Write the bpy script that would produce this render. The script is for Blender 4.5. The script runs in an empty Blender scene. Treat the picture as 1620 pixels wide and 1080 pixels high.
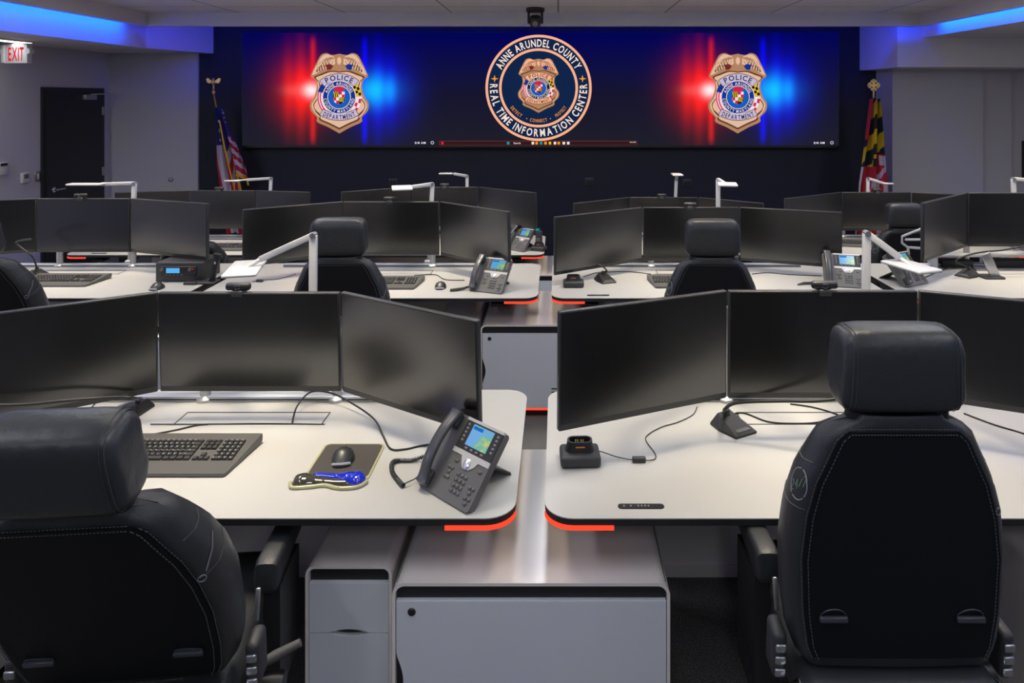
import bpy, bmesh, math, random
from mathutils import Vector, Matrix
from mathutils.bvhtree import BVHTree
PI = math.pi
random.seed(7)
sc = bpy.context.scene
COL = sc.collection

# ------------------------------------------------------------------ camera, world, exposure
HC = 1.942                      # lens height above the raised floor
K = 1080.0 / 1331.0             # the room was surveyed in units of d; true depth is K*d
cd = bpy.data.cameras.new('camera')
cam = bpy.data.objects.new('camera', cd); COL.objects.link(cam)
cam.location = (0, 0, HC); cam.rotation_euler = (PI/2, 0, 0)
cd.sensor_width = 36; cd.lens = 24.0
cd.shift_x = -73/1620.0; cd.shift_y = -385/1620.0
cd.clip_start = 0.05; cd.clip_end = 60
sc.camera = cam
wd = bpy.data.worlds.new('world'); sc.world = wd; wd.use_nodes = True
wd.node_tree.nodes['Background'].inputs[0].default_value = (0.62, 0.66, 0.8, 1)
wd.node_tree.nodes['Background'].inputs[1].default_value = 0.24
vs = sc.view_settings
vs.view_transform = 'Standard'; vs.look = 'None'; vs.gamma = 1; vs.use_curve_mapping = False
vs.exposure = 0.0

def D2(x, y, d):
    """photo survey point -> world"""
    return Vector(((x-883)*d/1331.0, d*K, HC-(y-155)*d/1331.0))
def onz(x, y, z):
    d = (HC-z)*1331.0/(y-155)
    return D2(x, y, d)

CXS = [-3.29, -1.15, 0.95, 3.12]            # desk column centres
ROWZ = {1: 0.0, 2: 0.0, 3: -0.18}
FRONT = {1: 1.955, 2: 4.106, 3: 6.02}
CABF = {1: 1.944, 2: 4.153, 3: 6.02}

def area(name, loc, sx, sy, power, col, rot=(0, 0, 0), spread=PI):
    l = bpy.data.lights.new(name, 'AREA'); l.shape = 'RECTANGLE'; l.size = sx; l.size_y = sy
    l.energy = power; l.color = col; l.spread = spread
    o = bpy.data.objects.new(name, l); COL.objects.link(o); o.location = loc; o.rotation_euler = rot
    return o
WARM = (1.0, 0.86, 0.64); COOL = (0.86, 0.90, 1.0)
LIGHTS = []
for ci, cx in enumerate(CXS):
    for ry in (2.40, 4.55, 6.25):
        LIGHTS.append((cx, ry, 10.5, WARM))
for x in (-2.2, 0.0, 2.1):
    for y in (-1.4, 0.9, 3.45, 5.5):
        LIGHTS.append((x if x else -.05, y, 16 if y < 0 else 11.5, COOL))
NEUT = (1.0, 0.97, 0.95)
for x, y, p in ((-5.45, 1.6, 18), (-5.45, 4.3, 34), (5.6, 1.6, 16), (5.6, 4.2, 36)):  # side aisle panels added to put more white light on the walls
    LIGHTS.append((x, y, p, NEUT))
for i, (x, y, p, c) in enumerate(LIGHTS):
    zt = 2.50 if x < -4.9 else (2.62 if x > 4.5 else 2.895)
    area('ceiling_lamp_light', (x, y, zt), 0.22 if c is COOL else 0.56, 1.4 if c is COOL else 0.56, p, c, spread=math.radians(66) if c is WARM else PI)

# ------------------------------------------------------------------ materials
MATS = {}
def mat(name, col, rough=0.5, metal=0.0, emit=None, es=0.0, bump=0.0, bscale=200.0, var=0.0, vscale=20.0, spec=0.5, coat=0.0, alpha=None, trans=0.0):
    if name in MATS: return MATS[name]
    m = bpy.data.materials.new(name); m.use_nodes = True
    nt = m.node_tree; b = nt.nodes['Principled BSDF']
    b.inputs['Base Color'].default_value = (*col, 1); b.inputs['Roughness'].default_value = rough
    b.inputs['Metallic'].default_value = metal; b.inputs['Specular IOR Level'].default_value = spec
    b.inputs['Coat Weight'].default_value = coat
    b.inputs['Transmission Weight'].default_value = trans
    if emit: b.inputs['Emission Color'].default_value = (*emit, 1); b.inputs['Emission Strength'].default_value = es
    tc = nt.nodes.new('ShaderNodeTexCoord')
    if bump:
        n = nt.nodes.new('ShaderNodeTexNoise'); n.inputs['Scale'].default_value = bscale; n.inputs['Detail'].default_value = 3
        bp = nt.nodes.new('ShaderNodeBump'); bp.inputs['Strength'].default_value = bump; bp.inputs['Distance'].default_value = 0.01
        nt.links.new(tc.outputs['Object'], n.inputs['Vector']); nt.links.new(n.outputs['Fac'], bp.inputs['Height'])
        nt.links.new(bp.outputs['Normal'], b.inputs['Normal'])
    if var:
        n = nt.nodes.new('ShaderNodeTexNoise'); n.inputs['Scale'].default_value = vscale; n.inputs['Detail'].default_value = 4
        r = nt.nodes.new('ShaderNodeMixRGB'); r.inputs[1].default_value = (*[c*(1-var) for c in col], 1); r.inputs[2].default_value = (*[min(1, c*(1+var)) for c in col], 1)
        nt.links.new(tc.outputs['Object'], n.inputs['Vector']); nt.links.new(n.outputs['Fac'], r.inputs[0]); nt.links.new(r.outputs[0], b.inputs['Base Color'])
    MATS[name] = m; return m

def s2l(r, g, b):
    f = lambda c: (c/255/12.92) if c/255 <= 0.04045 else ((c/255+0.055)/1.055)**2.4
    return (f(r), f(g), f(b))
def emat(name, rgb, st=1.0):
    c = s2l(*rgb)
    return mat(name, (0.002, 0.002, 0.002), 0.8, emit=c, es=st, spec=0.0)

DESK = mat('desk_laminate', (0.47, 0.468, 0.455), 0.38, var=0.02, vscale=6)
EDGE = mat('black_edge', (0.018, 0.018, 0.02), 0.5)
SHELL = mat('cabinet_shell', (0.78, 0.73, 0.70), 0.2, var=0.02, vscale=5)
DOOR = mat('cabinet_door', (0.66, 0.69, 0.74), 0.45, var=0.02, vscale=4)
BLACK = mat('black_plastic', (0.012, 0.012, 0.014), 0.45, bump=0.05, bscale=600)
DGREY = mat('dark_grey_plastic', (0.035, 0.036, 0.04), 0.5, bump=0.08, bscale=500)
GREY = mat('grey_plastic', (0.11, 0.11, 0.11), 0.45)
LGREY = mat('light_grey_plastic', (0.36, 0.36, 0.37), 0.4)
WHITE = mat('white_enamel', (0.5, 0.51, 0.54), 0.35)
RAIL = mat('rail_metal', (0.45, 0.48, 0.55), 0.35, metal=0.3)
CHROME = mat('chrome', (0.8, 0.8, 0.82), 0.15, metal=1)
BRUSH = mat('brushed_metal', (0.45, 0.46, 0.48), 0.35, metal=0.9)
SCREEN = mat('matte_screen', (0.003, 0.003, 0.0035), 0.22, spec=1.0)
SCREEN.node_tree.nodes['Principled BSDF'].inputs['IOR'].default_value = 1.65
BEZEL = mat('monitor_bezel', (0.03, 0.031, 0.033), 0.4)
LEATHER = mat('black_leather', (0.024, 0.026, 0.03), 0.42, bump=0.12, bscale=260)
LEATHERH = mat('headrest_leather', (0.03, 0.033, 0.038), 0.40, bump=0.25, bscale=28)
PANEL = mat('back_shell_fabric', (0.0045, 0.005, 0.008), 0.6, bump=0.1, bscale=500, spec=0.25)
STITCH = mat('grey_thread', (0.07, 0.075, 0.085), 0.7)
THREAD = mat('pale_thread', (0.22, 0.23, 0.25), 0.7)
SEAM = mat('seam_cord', (0.05, 0.052, 0.058), 0.5)
GREEN = mat('green_thread', (0.20, 0.30, 0.22), 0.7)
WALLP = mat('wall_paint', (0.47, 0.46, 0.50), 0.7, bump=0.05, bscale=300)
NAVY = mat('navy_wall_paint', (0.011, 0.013, 0.026), 0.7, var=0.1, vscale=3)
CEILP = mat('soffit_paint', (0.68, 0.66, 0.68), 0.75)
LEDR = emat('red_led', (255, 62, 38), 1.6)
LEDF = mat('blue_led_dim', (0.0, 0.0, 0.1), 0.5, emit=(0.0, 0.03, 1.0), es=95)
LEDB = mat('blue_led', (0.0, 0.0, 0.1), 0.5, emit=(0.0, 0.065, 1.0), es=6)
GOLD = mat('gold_metal', (0.75, 0.52, 0.2), 0.35, metal=0.8)
WOOD = mat('oak_pole', (0.32, 0.15, 0.07), 0.5)
GOLDF = mat('gold_fringe', (0.8, 0.45, 0.02), 0.8)
LAMPP = mat('ceiling_panel_diffuser', (0.9, 0.9, 0.9), 0.6, emit=(1, 0.97, 0.92), es=2.0)

def carpet():
    m = bpy.data.materials.new('carpet'); m.use_nodes = True; nt = m.node_tree; b = nt.nodes['Principled BSDF']
    tc = nt.nodes.new('ShaderNodeTexCoord'); n = nt.nodes.new('ShaderNodeTexNoise'); n.inputs['Scale'].default_value = 330; n.inputs['Detail'].default_value = 2
    w = nt.nodes.new('ShaderNodeTexNoise'); w.inputs['Scale'].default_value = 60
    r = nt.nodes.new('ShaderNodeValToRGB'); r.color_ramp.elements[0].position = 0.45; r.color_ramp.elements[0].color = (0.03, 0.03, 0.031, 1)
    r.color_ramp.elements[1].position = 0.68; r.color_ramp.elements[1].color = (0.42, 0.42, 0.40, 1)
    mx = nt.nodes.new('ShaderNodeMixRGB'); mx.blend_type = 'MULTIPLY'; mx.inputs[0].default_value = 0.4
    nt.links.new(tc.outputs['Object'], n.inputs['Vector']); nt.links.new(tc.outputs['Object'], w.inputs['Vector'])
    nt.links.new(n.outputs['Fac'], r.inputs[0]); nt.links.new(r.outputs[0], mx.inputs[1]); nt.links.new(w.outputs['Fac'], mx.inputs[2])
    nt.links.new(mx.outputs[0], b.inputs['Base Color']); b.inputs['Roughness'].default_value = 0.95
    bp = nt.nodes.new('ShaderNodeBump'); bp.inputs['Strength'].default_value = 0.6; bp.inputs['Distance'].default_value = 0.004
    nt.links.new(n.outputs['Fac'], bp.inputs['Height']); nt.links.new(bp.outputs['Normal'], b.inputs['Normal'])
    return m
CARPET = carpet()
def tiles():
    m = bpy.data.materials.new('ceiling_tiles'); m.use_nodes = True; nt = m.node_tree; b = nt.nodes['Principled BSDF']
    tc = nt.nodes.new('ShaderNodeTexCoord'); br = nt.nodes.new('ShaderNodeTexBrick'); br.offset = 0.0; br.squash = 1.0
    br.inputs['Scale'].default_value = 1.0; br.inputs['Mortar Size'].default_value = 0.009; br.inputs['Mortar Smooth'].default_value = 0.1
    br.inputs['Brick Width'].default_value = 1.22; br.inputs['Row Height'].default_value = 0.61
    br.inputs['Color1'].default_value = (0.82, 0.8, 0.8, 1); br.inputs['Color2'].default_value = (0.78, 0.76, 0.77, 1); br.inputs['Mortar'].default_value = (0.26, 0.26, 0.27, 1)
    nt.links.new(tc.outputs['Object'], br.inputs['Vector']); nt.links.new(br.outputs['Color'], b.inputs['Base Color'])
    n = nt.nodes.new('ShaderNodeTexNoise'); n.inputs['Scale'].default_value = 150
    bp = nt.nodes.new('ShaderNodeBump'); bp.inputs['Strength'].default_value = 0.2; bp.inputs['Distance'].default_value = 0.003
    nt.links.new(tc.outputs['Object'], n.inputs['Vector']); nt.links.new(n.outputs['Fac'], bp.inputs['Height']); nt.links.new(bp.outputs['Normal'], b.inputs['Normal'])
    b.inputs['Roughness'].default_value = 0.9
    return m
TILES = tiles()

# ------------------------------------------------------------------ mesh building
I4 = Matrix.Identity(4)
class MB:
    def __init__(s): s.v = []; s.f = []; s.m = []; s.M = I4.copy(); s.mi = 0; s.sm = []; s.smooth = False
    def add(s, vs_, fs_, smooth=None):
        o = len(s.v); M = s.M
        s.v += [tuple(M @ Vector(p)) for p in vs_]
        s.f += [tuple(i+o for i in f) for f in fs_]
        s.m += [s.mi]*len(fs_); s.sm += [s.smooth if smooth is None else smooth]*len(fs_)
        return s
    def box(s, x0, x1, y0, y1, z0, z1, r=0.0, seg=2):
        if r <= 0:
            v = [(x, y, z) for z in (z0, z1) for y in (y0, y1) for x in (x0, x1)]
            return s.add(v, [(0, 2, 3, 1), (4, 5, 7, 6), (0, 1, 5, 4), (2, 6, 7, 3), (0, 4, 6, 2), (1, 3, 7, 5)], False)
        bm = bmesh.new(); bmesh.ops.create_cube(bm, size=1)
        for v in bm.verts: v.co = Vector(((x0+x1)/2+v.co.x*(x1-x0), (y0+y1)/2+v.co.y*(y1-y0), (z0+z1)/2+v.co.z*(z1-z0)))
        r = min(r, (x1-x0)*.49, (y1-y0)*.49, (z1-z0)*.49)
        bmesh.ops.bevel(bm, geom=list(bm.edges), offset=r, segments=seg, profile=0.5, affect='EDGES')
        bm.verts.index_update()
        s.add([v.co[:] for v in bm.verts], [[v.index for v in f.verts] for f in bm.faces], True); bm.free(); return s
    def prism(s, pts, z0, z1, smooth=False):
        """pts: ccw 2D outline in XY, extruded in z"""
        n = len(pts)
        v = [(p[0], p[1], z0) for p in pts] + [(p[0], p[1], z1) for p in pts]
        s.add(v, [tuple(range(n-1, -1, -1)), tuple(range(n, 2*n))], False)
        s.add(v, [(i, (i+1) % n, n+(i+1) % n, n+i) for i in range(n)], smooth); return s
    def prismY(s, pts, y0, y1, smooth=False):
        """pts in XZ plane, extruded along y"""
        M0 = s.M; s.M = M0 @ Matrix(((1, 0, 0, 0), (0, 0, -1, 0), (0, 1, 0, 0), (0, 0, 0, 1)))
        s.prism(pts, -y1, -y0, smooth); s.M = M0; return s
    def loft(s, rings, cap=True, closed=True):
        n = len(rings[0]); v = [p for r in rings for p in r]; f = []
        for k in range(len(rings)-1):
            for i in range(n if closed else n-1):
                a = k*n+i; b = k*n+(i+1) % n
                f.append((a, b, b+n, a+n))
        if cap: f.append(tuple(range(n-1, -1, -1))); f.append(tuple((len(rings)-1)*n+i for i in range(n)))
        return s.add(v, f, True)
    def lathe(s, prof, n=20, axis='z'):
        rings = []
        for r, z in prof:
            ring = []
            for i in range(n):
                a = 2*PI*i/n
                if axis == 'z': ring.append((r*math.cos(a), r*math.sin(a), z))
                elif axis == 'y': ring.append((r*math.cos(a), z, -r*math.sin(a)))
                else: ring.append((z, r*math.cos(a), r*math.sin(a)))
            rings.append(ring)
        return s.loft(rings)
    def tube(s, pts, r, n=8, cap=True):
        P = [Vector(p) for p in pts]; rings = []
        t0 = (P[1]-P[0]).normalized(); up = Vector((0, 0, 1)) if abs(t0.z) < 0.9 else Vector((1, 0, 0))
        a = t0.cross(up).normalized()
        for i, p in enumerate(P):
            t = (P[min(i+1, len(P)-1)]-P[max(i-1, 0)]).normalized()
            a = (a - t*a.dot(t)).normalized(); b = t.cross(a)
            rr = r[i] if isinstance(r, (list, tuple)) else r
            rings.append([tuple(p+(a*math.cos(2*PI*k/n)+b*math.sin(2*PI*k/n))*rr) for k in range(n)])
        return s.loft(rings, cap)
    def grid(s, fn, nu, nv, mfn=None, smooth=True):
        o = len(s.v); M = s.M
        for j in range(nv+1):
            for i in range(nu+1): s.v.append(tuple(M @ Vector(fn(i/nu, j/nv))))
        for j in range(nv):
            for i in range(nu):
                a = o+j*(nu+1)+i; s.f.append((a, a+1, a+nu+2, a+nu+1)); s.sm.append(smooth)
                s.m.append(mfn((i+.5)/nu, (j+.5)/nv) if mfn else s.mi)
        return s
    def at(s, *a):
        s.M = Matrix.Translation(a) if len(a) == 3 else a[0]; return s
    def mesh(s, name, mats):
        me = bpy.data.meshes.new(name); me.from_pydata(s.v, [], s.f)
        for m in (mats if isinstance(mats, (list, tuple)) else [mats]): me.materials.append(m)
        me.polygons.foreach_set('material_index', s.m); me.polygons.foreach_set('use_smooth', s.sm)
        me.update()
        if any(s.sm):
            try: me.set_sharp_from_angle(angle=math.radians(50))
            except Exception: pass
        return me

def smoothpath(pts, k=8):
    P = [Vector(p) for p in pts]; out = []
    for i in range(len(P)-1):
        p0 = P[max(i-1, 0)]; p1 = P[i]; p2 = P[i+1]; p3 = P[min(i+2, len(P)-1)]
        for j in range(k):
            t = j/k
            out.append(0.5*((2*p1)+(p2-p0)*t+(2*p0-5*p1+4*p2-p3)*t*t+(3*p1-p0-3*p2+p3)*t**3))
    out.append(P[-1]); return out

CACHE = {}
def obj(name, mb, mats, parent=None, M=None, key=None):
    """mb: an MB or a function returning one (cached by key)"""
    if key and key in CACHE: me = CACHE[key]
    else:
        if callable(mb): mb = mb()
        me = mb.mesh(name, mats)
        if key: CACHE[key] = me
    o = bpy.data.objects.new(name, me); COL.objects.link(o)
    if parent: o.parent = parent
    if M is not None: o.matrix_basis = M
    return o
def tag(o, label, cat, group=None, kind=None):
    if label: o['label'] = label
    if cat: o['category'] = cat
    if group: o['group'] = group
    if kind: o['kind'] = kind
    return o
def thing(name, label, cat, loc, rz=0, group=None):
    o = bpy.data.objects.new(name, None); COL.objects.link(o); o.empty_display_size = 0.1
    o.location = loc; o.rotation_euler = (0, 0, rz)
    return tag(o, label, cat, group)
def struct(name, mb, mats, parent=None):
    o = obj(name, mb, mats, parent)
    if parent is None: o['kind'] = 'structure'
    return o
T = Matrix.Translation
def R(a, ax): return Matrix.Rotation(a, 4, ax)

_ft = {}
def glyph(ch, off=0.0):
    if (ch, off) in _ft: return _ft[(ch, off)]
    cu = bpy.data.curves.new('t', 'FONT'); cu.body = ch; cu.size = 1; cu.resolution_u = 3; cu.offset = off
    o = bpy.data.objects.new('t', cu); COL.objects.link(o)
    bpy.context.view_layer.update()
    dg = bpy.context.evaluated_depsgraph_get()
    me = bpy.data.meshes.new_from_object(o.evaluated_get(dg))
    v = [tuple(p.co) for p in me.vertices]; f = [tuple(p.vertices) for p in me.polygons]
    bpy.data.objects.remove(o); bpy.data.meshes.remove(me); bpy.data.curves.remove(cu)
    x0 = min([p[0] for p in v], default=0); x1 = max([p[0] for p in v], default=0.28)
    v = [(p[0]-x0, p[1], 0) for p in v]
    _ft[(ch, off)] = (v, f, x1-x0); return _ft[(ch, off)]
def text_line(mb, s, M, size, width=None, off=0.015, gap=0.09):
    adv = []; x = 0
    for c in s:
        if c == ' ': adv.append((None, x, 0)); x += 0.32; continue
        v, f, w = glyph(c, off); adv.append((c, x, w)); x += w+gap
    tot = x-gap; sx = (width/tot if width else size)
    for c, xx, w in adv:
        if c is None: continue
        v, f, _ = glyph(c, off)
        mb.M = M; mb.add([((p[0]+xx-tot/2)*sx, p[1]*size, 0) for p in v], f, False)
    mb.M = I4.copy()
def text_arc(mb, s, M, size, R0, a_mid, span, off=0.015, outward=True):
    """letters along a circle of radius R0 (baseline); angles in radians, 90deg = top"""
    gap = 0.12 if outward else 0.19; x = 0; adv = []
    for c in s:
        if c == ' ': x += 0.34; continue
        v, f, w = glyph(c, off); adv.append((c, x+w/2, w)); x += w+gap
    tot = x-gap; k = span/tot
    for c, xc, w in adv:
        v, f, _ = glyph(c, off)
        t = (xc-tot/2)*k
        a = a_mid-t if outward else a_mid+t
        rot = a-PI/2 if outward else a+PI/2
        Mc = M @ T((R0*math.cos(a), R0*math.sin(a), 0)) @ R(rot, 'Z')
        sx = min(size, k*(R0 if outward else R0-size*.55))
        mb.M = Mc; mb.add([((p[0]-w/2)*sx, p[1]*size, 0) for p in v], f, False)
    mb.M = I4.copy()

# ------------------------------------------------------------------ the room
WY = 9.17
ZF = -0.18
def sbox(name, *a): return struct(name, MB().box(*a[:-1]), a[-1])
sbox('floor', -6.2, 7.2, -3, 5.15, -0.2, 0, CARPET)
sbox('floor_lower', -6.2, 7.2, 5.15, WY+.1, -0.28, ZF, CARPET)
struct('wall_front', MB().box(-4.82, 4.27, WY, WY+.1, ZF, 3.3), NAVY)
struct('wall_front_left', MB().box(-6, -4.82, WY-.04, WY+.06, ZF, 2.6), WALLP)
struct('wall_left', MB().box(-6.1, -6, -3, WY+.1, ZF, 2.6), WALLP)
struct('wall_right', MB().box(7.0, 7.1, -3, WY+.1, ZF, 2.75), WALLP)
struct('wall_back', MB().box(-6.1, 7.1, -3.1, -3, ZF, 3.3), mat('wall_dark_for_reflections', (.16, .16, .18), .8))  # unseen wall darkened so the monitor tops reflect little light
mb = MB(); mb.box(4.27, 5.43, 8.72, WY, ZF, 2.31); mb.box(5.43, 5.83, 8.78, WY, ZF, 2.31); mb.box(5.83, 7.05, 8.84, WY, ZF, 2.31)
struct('wall_front_right', mb, WALLP)
struct('trim_beam', MB().box(4.05, 7.05, 8.15, WY, 2.31, 3.25), CEILP)
struct('trim_bulkhead_left', MB().prism([(-6.1, -3), (-4.95, -3), (-4.95, 8.2), (-4.63, WY), (-6.1, WY)], 2.54, 3.25), CEILP)
struct('trim_bulkhead_right', MB().box(4.35, 7.05, -3, 8.15, 2.66, 3.25), CEILP)
struct('ceiling', MB().box(-4.72, 4.17, -3, 7.83, 2.92, 2.96), TILES)
# fascia round the tile field and the dark plenum above the cove
mb = MB(); mb.box(-4.74, -4.70, -3, 7.87, 2.77, 2.98); mb.box(4.15, 4.19, -3, 7.87, 2.77, 2.98); mb.box(-4.70, 4.15, 7.83, 7.87, 2.77, 2.98); mb.box(-4.70, 4.15, 7.87, 7.925, 2.77, 2.78); mb.box(-4.785, -4.74, -3, 7.87, 2.77, 2.78); mb.box(4.19, 4.24, -3, 7.87, 2.77, 2.78)  # thin flat boxes are unseen ledges added to block LED spill
struct('trim_fascia', mb, CEILP)
struct('ceiling_upper', MB().box(-6.1, 7.1, -3.1, WY+.1, 3.25, 3.3), CEILP)
for nm, b in (('cove_led_strip', (-4.755, -4.742, -3, 7.74, 2.885, 2.915)), ('cove_led_strip', (4.192, 4.205, -3, 7.74, 2.885, 2.915)), ('cove_led_strip', (-4.70, 4.15, 7.872, 7.878, 2.812, 2.822))):
    o = obj(nm, MB().box(*b), LEDF if b[0] == -4.70 else LEDB)
    side = 'left soffit' if b[0] < -4.71 else ('right soffit' if b[0] > 4 else 'ceiling edge before the video wall')
    tag(o, 'blue glowing cove light strip tucked behind the ' + side, 'light strip', 'blue cove light strips')
area('cove_led_light', (-4.765, 2.42, 2.87), 10.64, .03, 48, (0.0, 0.085, 1.0), Vector((-1, 0, -.75)).to_track_quat('-Z', 'Y').to_euler(), math.radians(100))
area('cove_led_light', (4.215, 2.42, 2.87), 10.64, .03, 48, (0.0, 0.085, 1.0), Vector((1, 0, -.75)).to_track_quat('-Z', 'Y').to_euler(), math.radians(100))
# ceiling light fixtures
for i, (x, y, p, c) in enumerate(LIGHTS):
    zt = 2.54 if x < -4.9 else (2.66 if x > 4.5 else 2.92)
    o = thing('ceiling_light', 'square flat ceiling light panel above the %s' % ('side aisle, added to brighten the wall' if abs(x) > 4.5 else 'desks'), 'ceiling light', (x, y, zt), 0, 'square ceiling light panels')
    if c is COOL:
        o['label'] = 'long narrow ceiling light above the desks'; o['group'] = 'long ceiling lights'
        obj('frame', lambda: MB().box(-.14, -.12, -.73, .73, -.012, 0).box(.12, .14, -.73, .73, -.012, 0).box(-.12, .12, -.73, -.71, -.012, 0).box(-.12, .12, .71, .73, -.012, 0), WHITE, o, key='clf2')
        obj('diffuser', lambda: MB().box(-.12, .12, -.71, .71, -.006, 0), LAMPP, o, key='cld2'); continue
    obj('frame', lambda: MB().box(-.31, .31, -.31, -.29, -.012, 0).box(-.31, .31, .29, .31, -.012, 0).box(-.31, -.29, -.29, .29, -.012, 0).box(.29, .31, -.29, .29, -.012, 0), WHITE, o, key='clf')
    obj('diffuser', lambda: MB().box(-.29, .29, -.29, .29, -.006, 0), LAMPP, o, key='cld')
o = thing('linear_light', 'thin bright linear light in the low ceiling at far left', 'ceiling light', (-5.68, 6.1, 2.54))
obj('frame', MB().box(-.09, .09, -1.2, 1.2, -.012, 0), WHITE, o)
obj('diffuser', MB().box(-.07, .07, -1.18, 1.18, -.016, -.012), emat('linear_diffuser', (255, 250, 255), 2.5), o)
area('linear_lamp_light', (-5.68, 6.1, 2.51), .12, 2.3, 5, COOL)

# ------------------------------------------------------------------ video wall
SCX = (855-883)*11.15/1331; SY_ = 11.15*K; SW = 944*11.15/1331; PXM = 11.15/1331
ZT = HC-(52-155)*PXM; ZB = HC-(230-155)*PXM
def screen_mat():
    m = bpy.data.materials.new('video_wall_picture'); m.use_nodes = True; nt = m.node_tree
    N = nt.nodes; L = nt.links; b = N['Principled BSDF']; b.inputs['Base Color'].default_value = (0.001, 0.001, 0.001, 1); b.inputs['Roughness'].default_value = 0.9; b.inputs['Specular IOR Level'].default_value = 0.0
    tc = N.new('ShaderNodeTexCoord'); sp = N.new('ShaderNodeSeparateXYZ'); L.new(tc.outputs['Object'], sp.inputs[0])
    def mth(op, a, b_=None, c=None):
        n = N.new('ShaderNodeMath'); n.operation = op
        for i, q in enumerate((a, b_, c)):
            if q is None: continue
            if isinstance(q, (int, float)): n.inputs[i].default_value = q
            else: L.new(q, n.inputs[i])
        return n.outputs[0]
    # object x is metres from the wall centre -> screen units, repeated for the two badge tiles
    px = mth('DIVIDE', sp.outputs['X'], PXM); v = mth('DIVIDE', sp.outputs['Z'], PXM)
    u = mth('WRAP', mth('SUBTRACT', px, -317.0), 315.0, -315.0)
    def gau(cx, sx, sy, amp, cy=0.0, pw=2.0):
        a = mth('POWER', mth('ABSOLUTE', mth('DIVIDE', mth('SUBTRACT', u, cx), sx)), 2.0)
        c = mth('POWER', mth('ABSOLUTE', mth('DIVIDE', mth('SUBTRACT', v, cy), sy)), pw)
        return mth('MULTIPLY', mth('EXPONENT', mth('MULTIPLY', mth('ADD', a, c), -1.0)), amp)
    def summ(l):
        r = l[0]
        for q in l[1:]: r = mth('ADD', r, q)
        return r
    rb = summ([gau(-58, 42, 46, 0.45), gau(-43, 4.2, 82, 0.55, 0, 14), gau(-62, 8, 60, 0.40), gau(-82, 8, 50, 0.30), gau(-52, 26, 28, 0.7)])
    rw = summ([gau(-45, 12, 10, 0.85), gau(-72, 20, 9, 0.05)])
    bb = summ([gau(62, 44, 50, 0.62), gau(39, 4.2, 82, 0.7, 0, 14), gau(60, 8, 66, 0.4), gau(80, 9, 46, 0.35)])
    bg = summ([gau(46, 14, 20, 0.28), gau(60, 10, 22, 0.30), gau(79, 9, 18, 0.22), gau(62, 34, 20, 0.10)])
    cr = N.new('ShaderNodeValToRGB'); e = cr.color_ramp.elements
    e[0].position = 0; e[0].color = (*s2l(30, 30, 42), 1); e[1].position = 1; e[1].color = (*s2l(2, 3, 84), 1)
    q = e.new(0.45); q.color = (*s2l(22, 21, 46), 1)
    L.new(mth('ADD', mth('DIVIDE', v, 178.0), 0.49), cr.inputs[0])
    sc_ = N.new('ShaderNodeSeparateColor'); L.new(cr.outputs[0], sc_.inputs[0])
    cc = N.new('ShaderNodeCombineColor')
    keep = mth('SUBTRACT', 1.0, mth('MINIMUM', rb, 0.85))
    L.new(mth('ADD', sc_.outputs[0], summ([rb, rw])), cc.inputs[0])
    L.new(mth('ADD', sc_.outputs[1], summ([mth('MULTIPLY', rb, 0.01), rw, bg])), cc.inputs[1])
    L.new(mth('ADD', mth('MULTIPLY', sc_.outputs[2], keep), summ([mth('MULTIPLY', rb, 0.015), rw, bb, mth('MULTIPLY', bg, 0.8)])), cc.inputs[2])
    L.new(cc.outputs[0], b.inputs['Emission Color']); b.inputs['Emission Strength'].default_value = 1.0
    return m
vw = thing('video_wall', 'wide wall screen showing two police badges, red and blue glow and a round seal', 'video wall', (SCX, SY_, HC-(143-155)*PXM))
HW = SW/2; zt = ZT-vw.location.z; zb = ZB-vw.location.z
obj('screen', MB().box(-HW, HW, 0, .02, zb, zt), screen_mat(), vw)
obj('frame', MB().box(-HW-.01, HW+.01, .02, .09, zb-.02, zt+.01).box(-HW-.01, HW+.01, -.004, .02, zb-.03, zb).box(-HW-.008, -HW, -.002, .02, zb, zt).box(HW, HW+.008, -.002, .02, zb, zt), BLACK, vw)  # black strip below the screen stands in for its shadow line

S_GOLD = emat('pic_gold', (178, 130, 96)); S_LT = emat('pic_gold_light', (226, 186, 158)); S_BR = emat('pic_brown', (96, 62, 44))
S_SILV = emat('pic_silver', (196, 184, 214)); S_INK = emat('pic_ink', (36, 30, 62)); S_BLUE = emat('pic_blue', (24, 92, 186)); S_NAVY = emat('pic_navy', (22, 50, 140))
S_RED = emat('pic_red', (214, 34, 66)); S_WHT = emat('pic_white', (232, 226, 240)); S_YEL = emat('pic_yellow', (222, 186, 30)); S_BLK = emat('pic_black', (14, 14, 16))
S_PEACH = emat('pic_peach', (250, 178, 140)); S_PALE = emat('pic_pale', (244, 226, 214)); S_ORG = emat('pic_orange', (244, 150, 40)); S_DKN = emat('pic_deep_navy', (16, 36, 72))
S_CEDGE = emat('pic_dim_red', (112, 44, 40)); S_TEAL = emat('pic_teal', (30, 150, 160)); S_BAR = emat('pic_taskbar', (46, 26, 30))
SM = [S_GOLD, S_LT, S_BR, S_SILV, S_INK, S_BLUE, S_NAVY, S_RED, S_WHT, S_YEL, S_BLK, S_PEACH, S_PALE, S_ORG, S_DKN, S_CEDGE, S_TEAL, S_BAR]
def mirror(pts): return pts+[(-x, y) for x, y in reversed(pts) if abs(x) > 1e-6]
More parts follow.
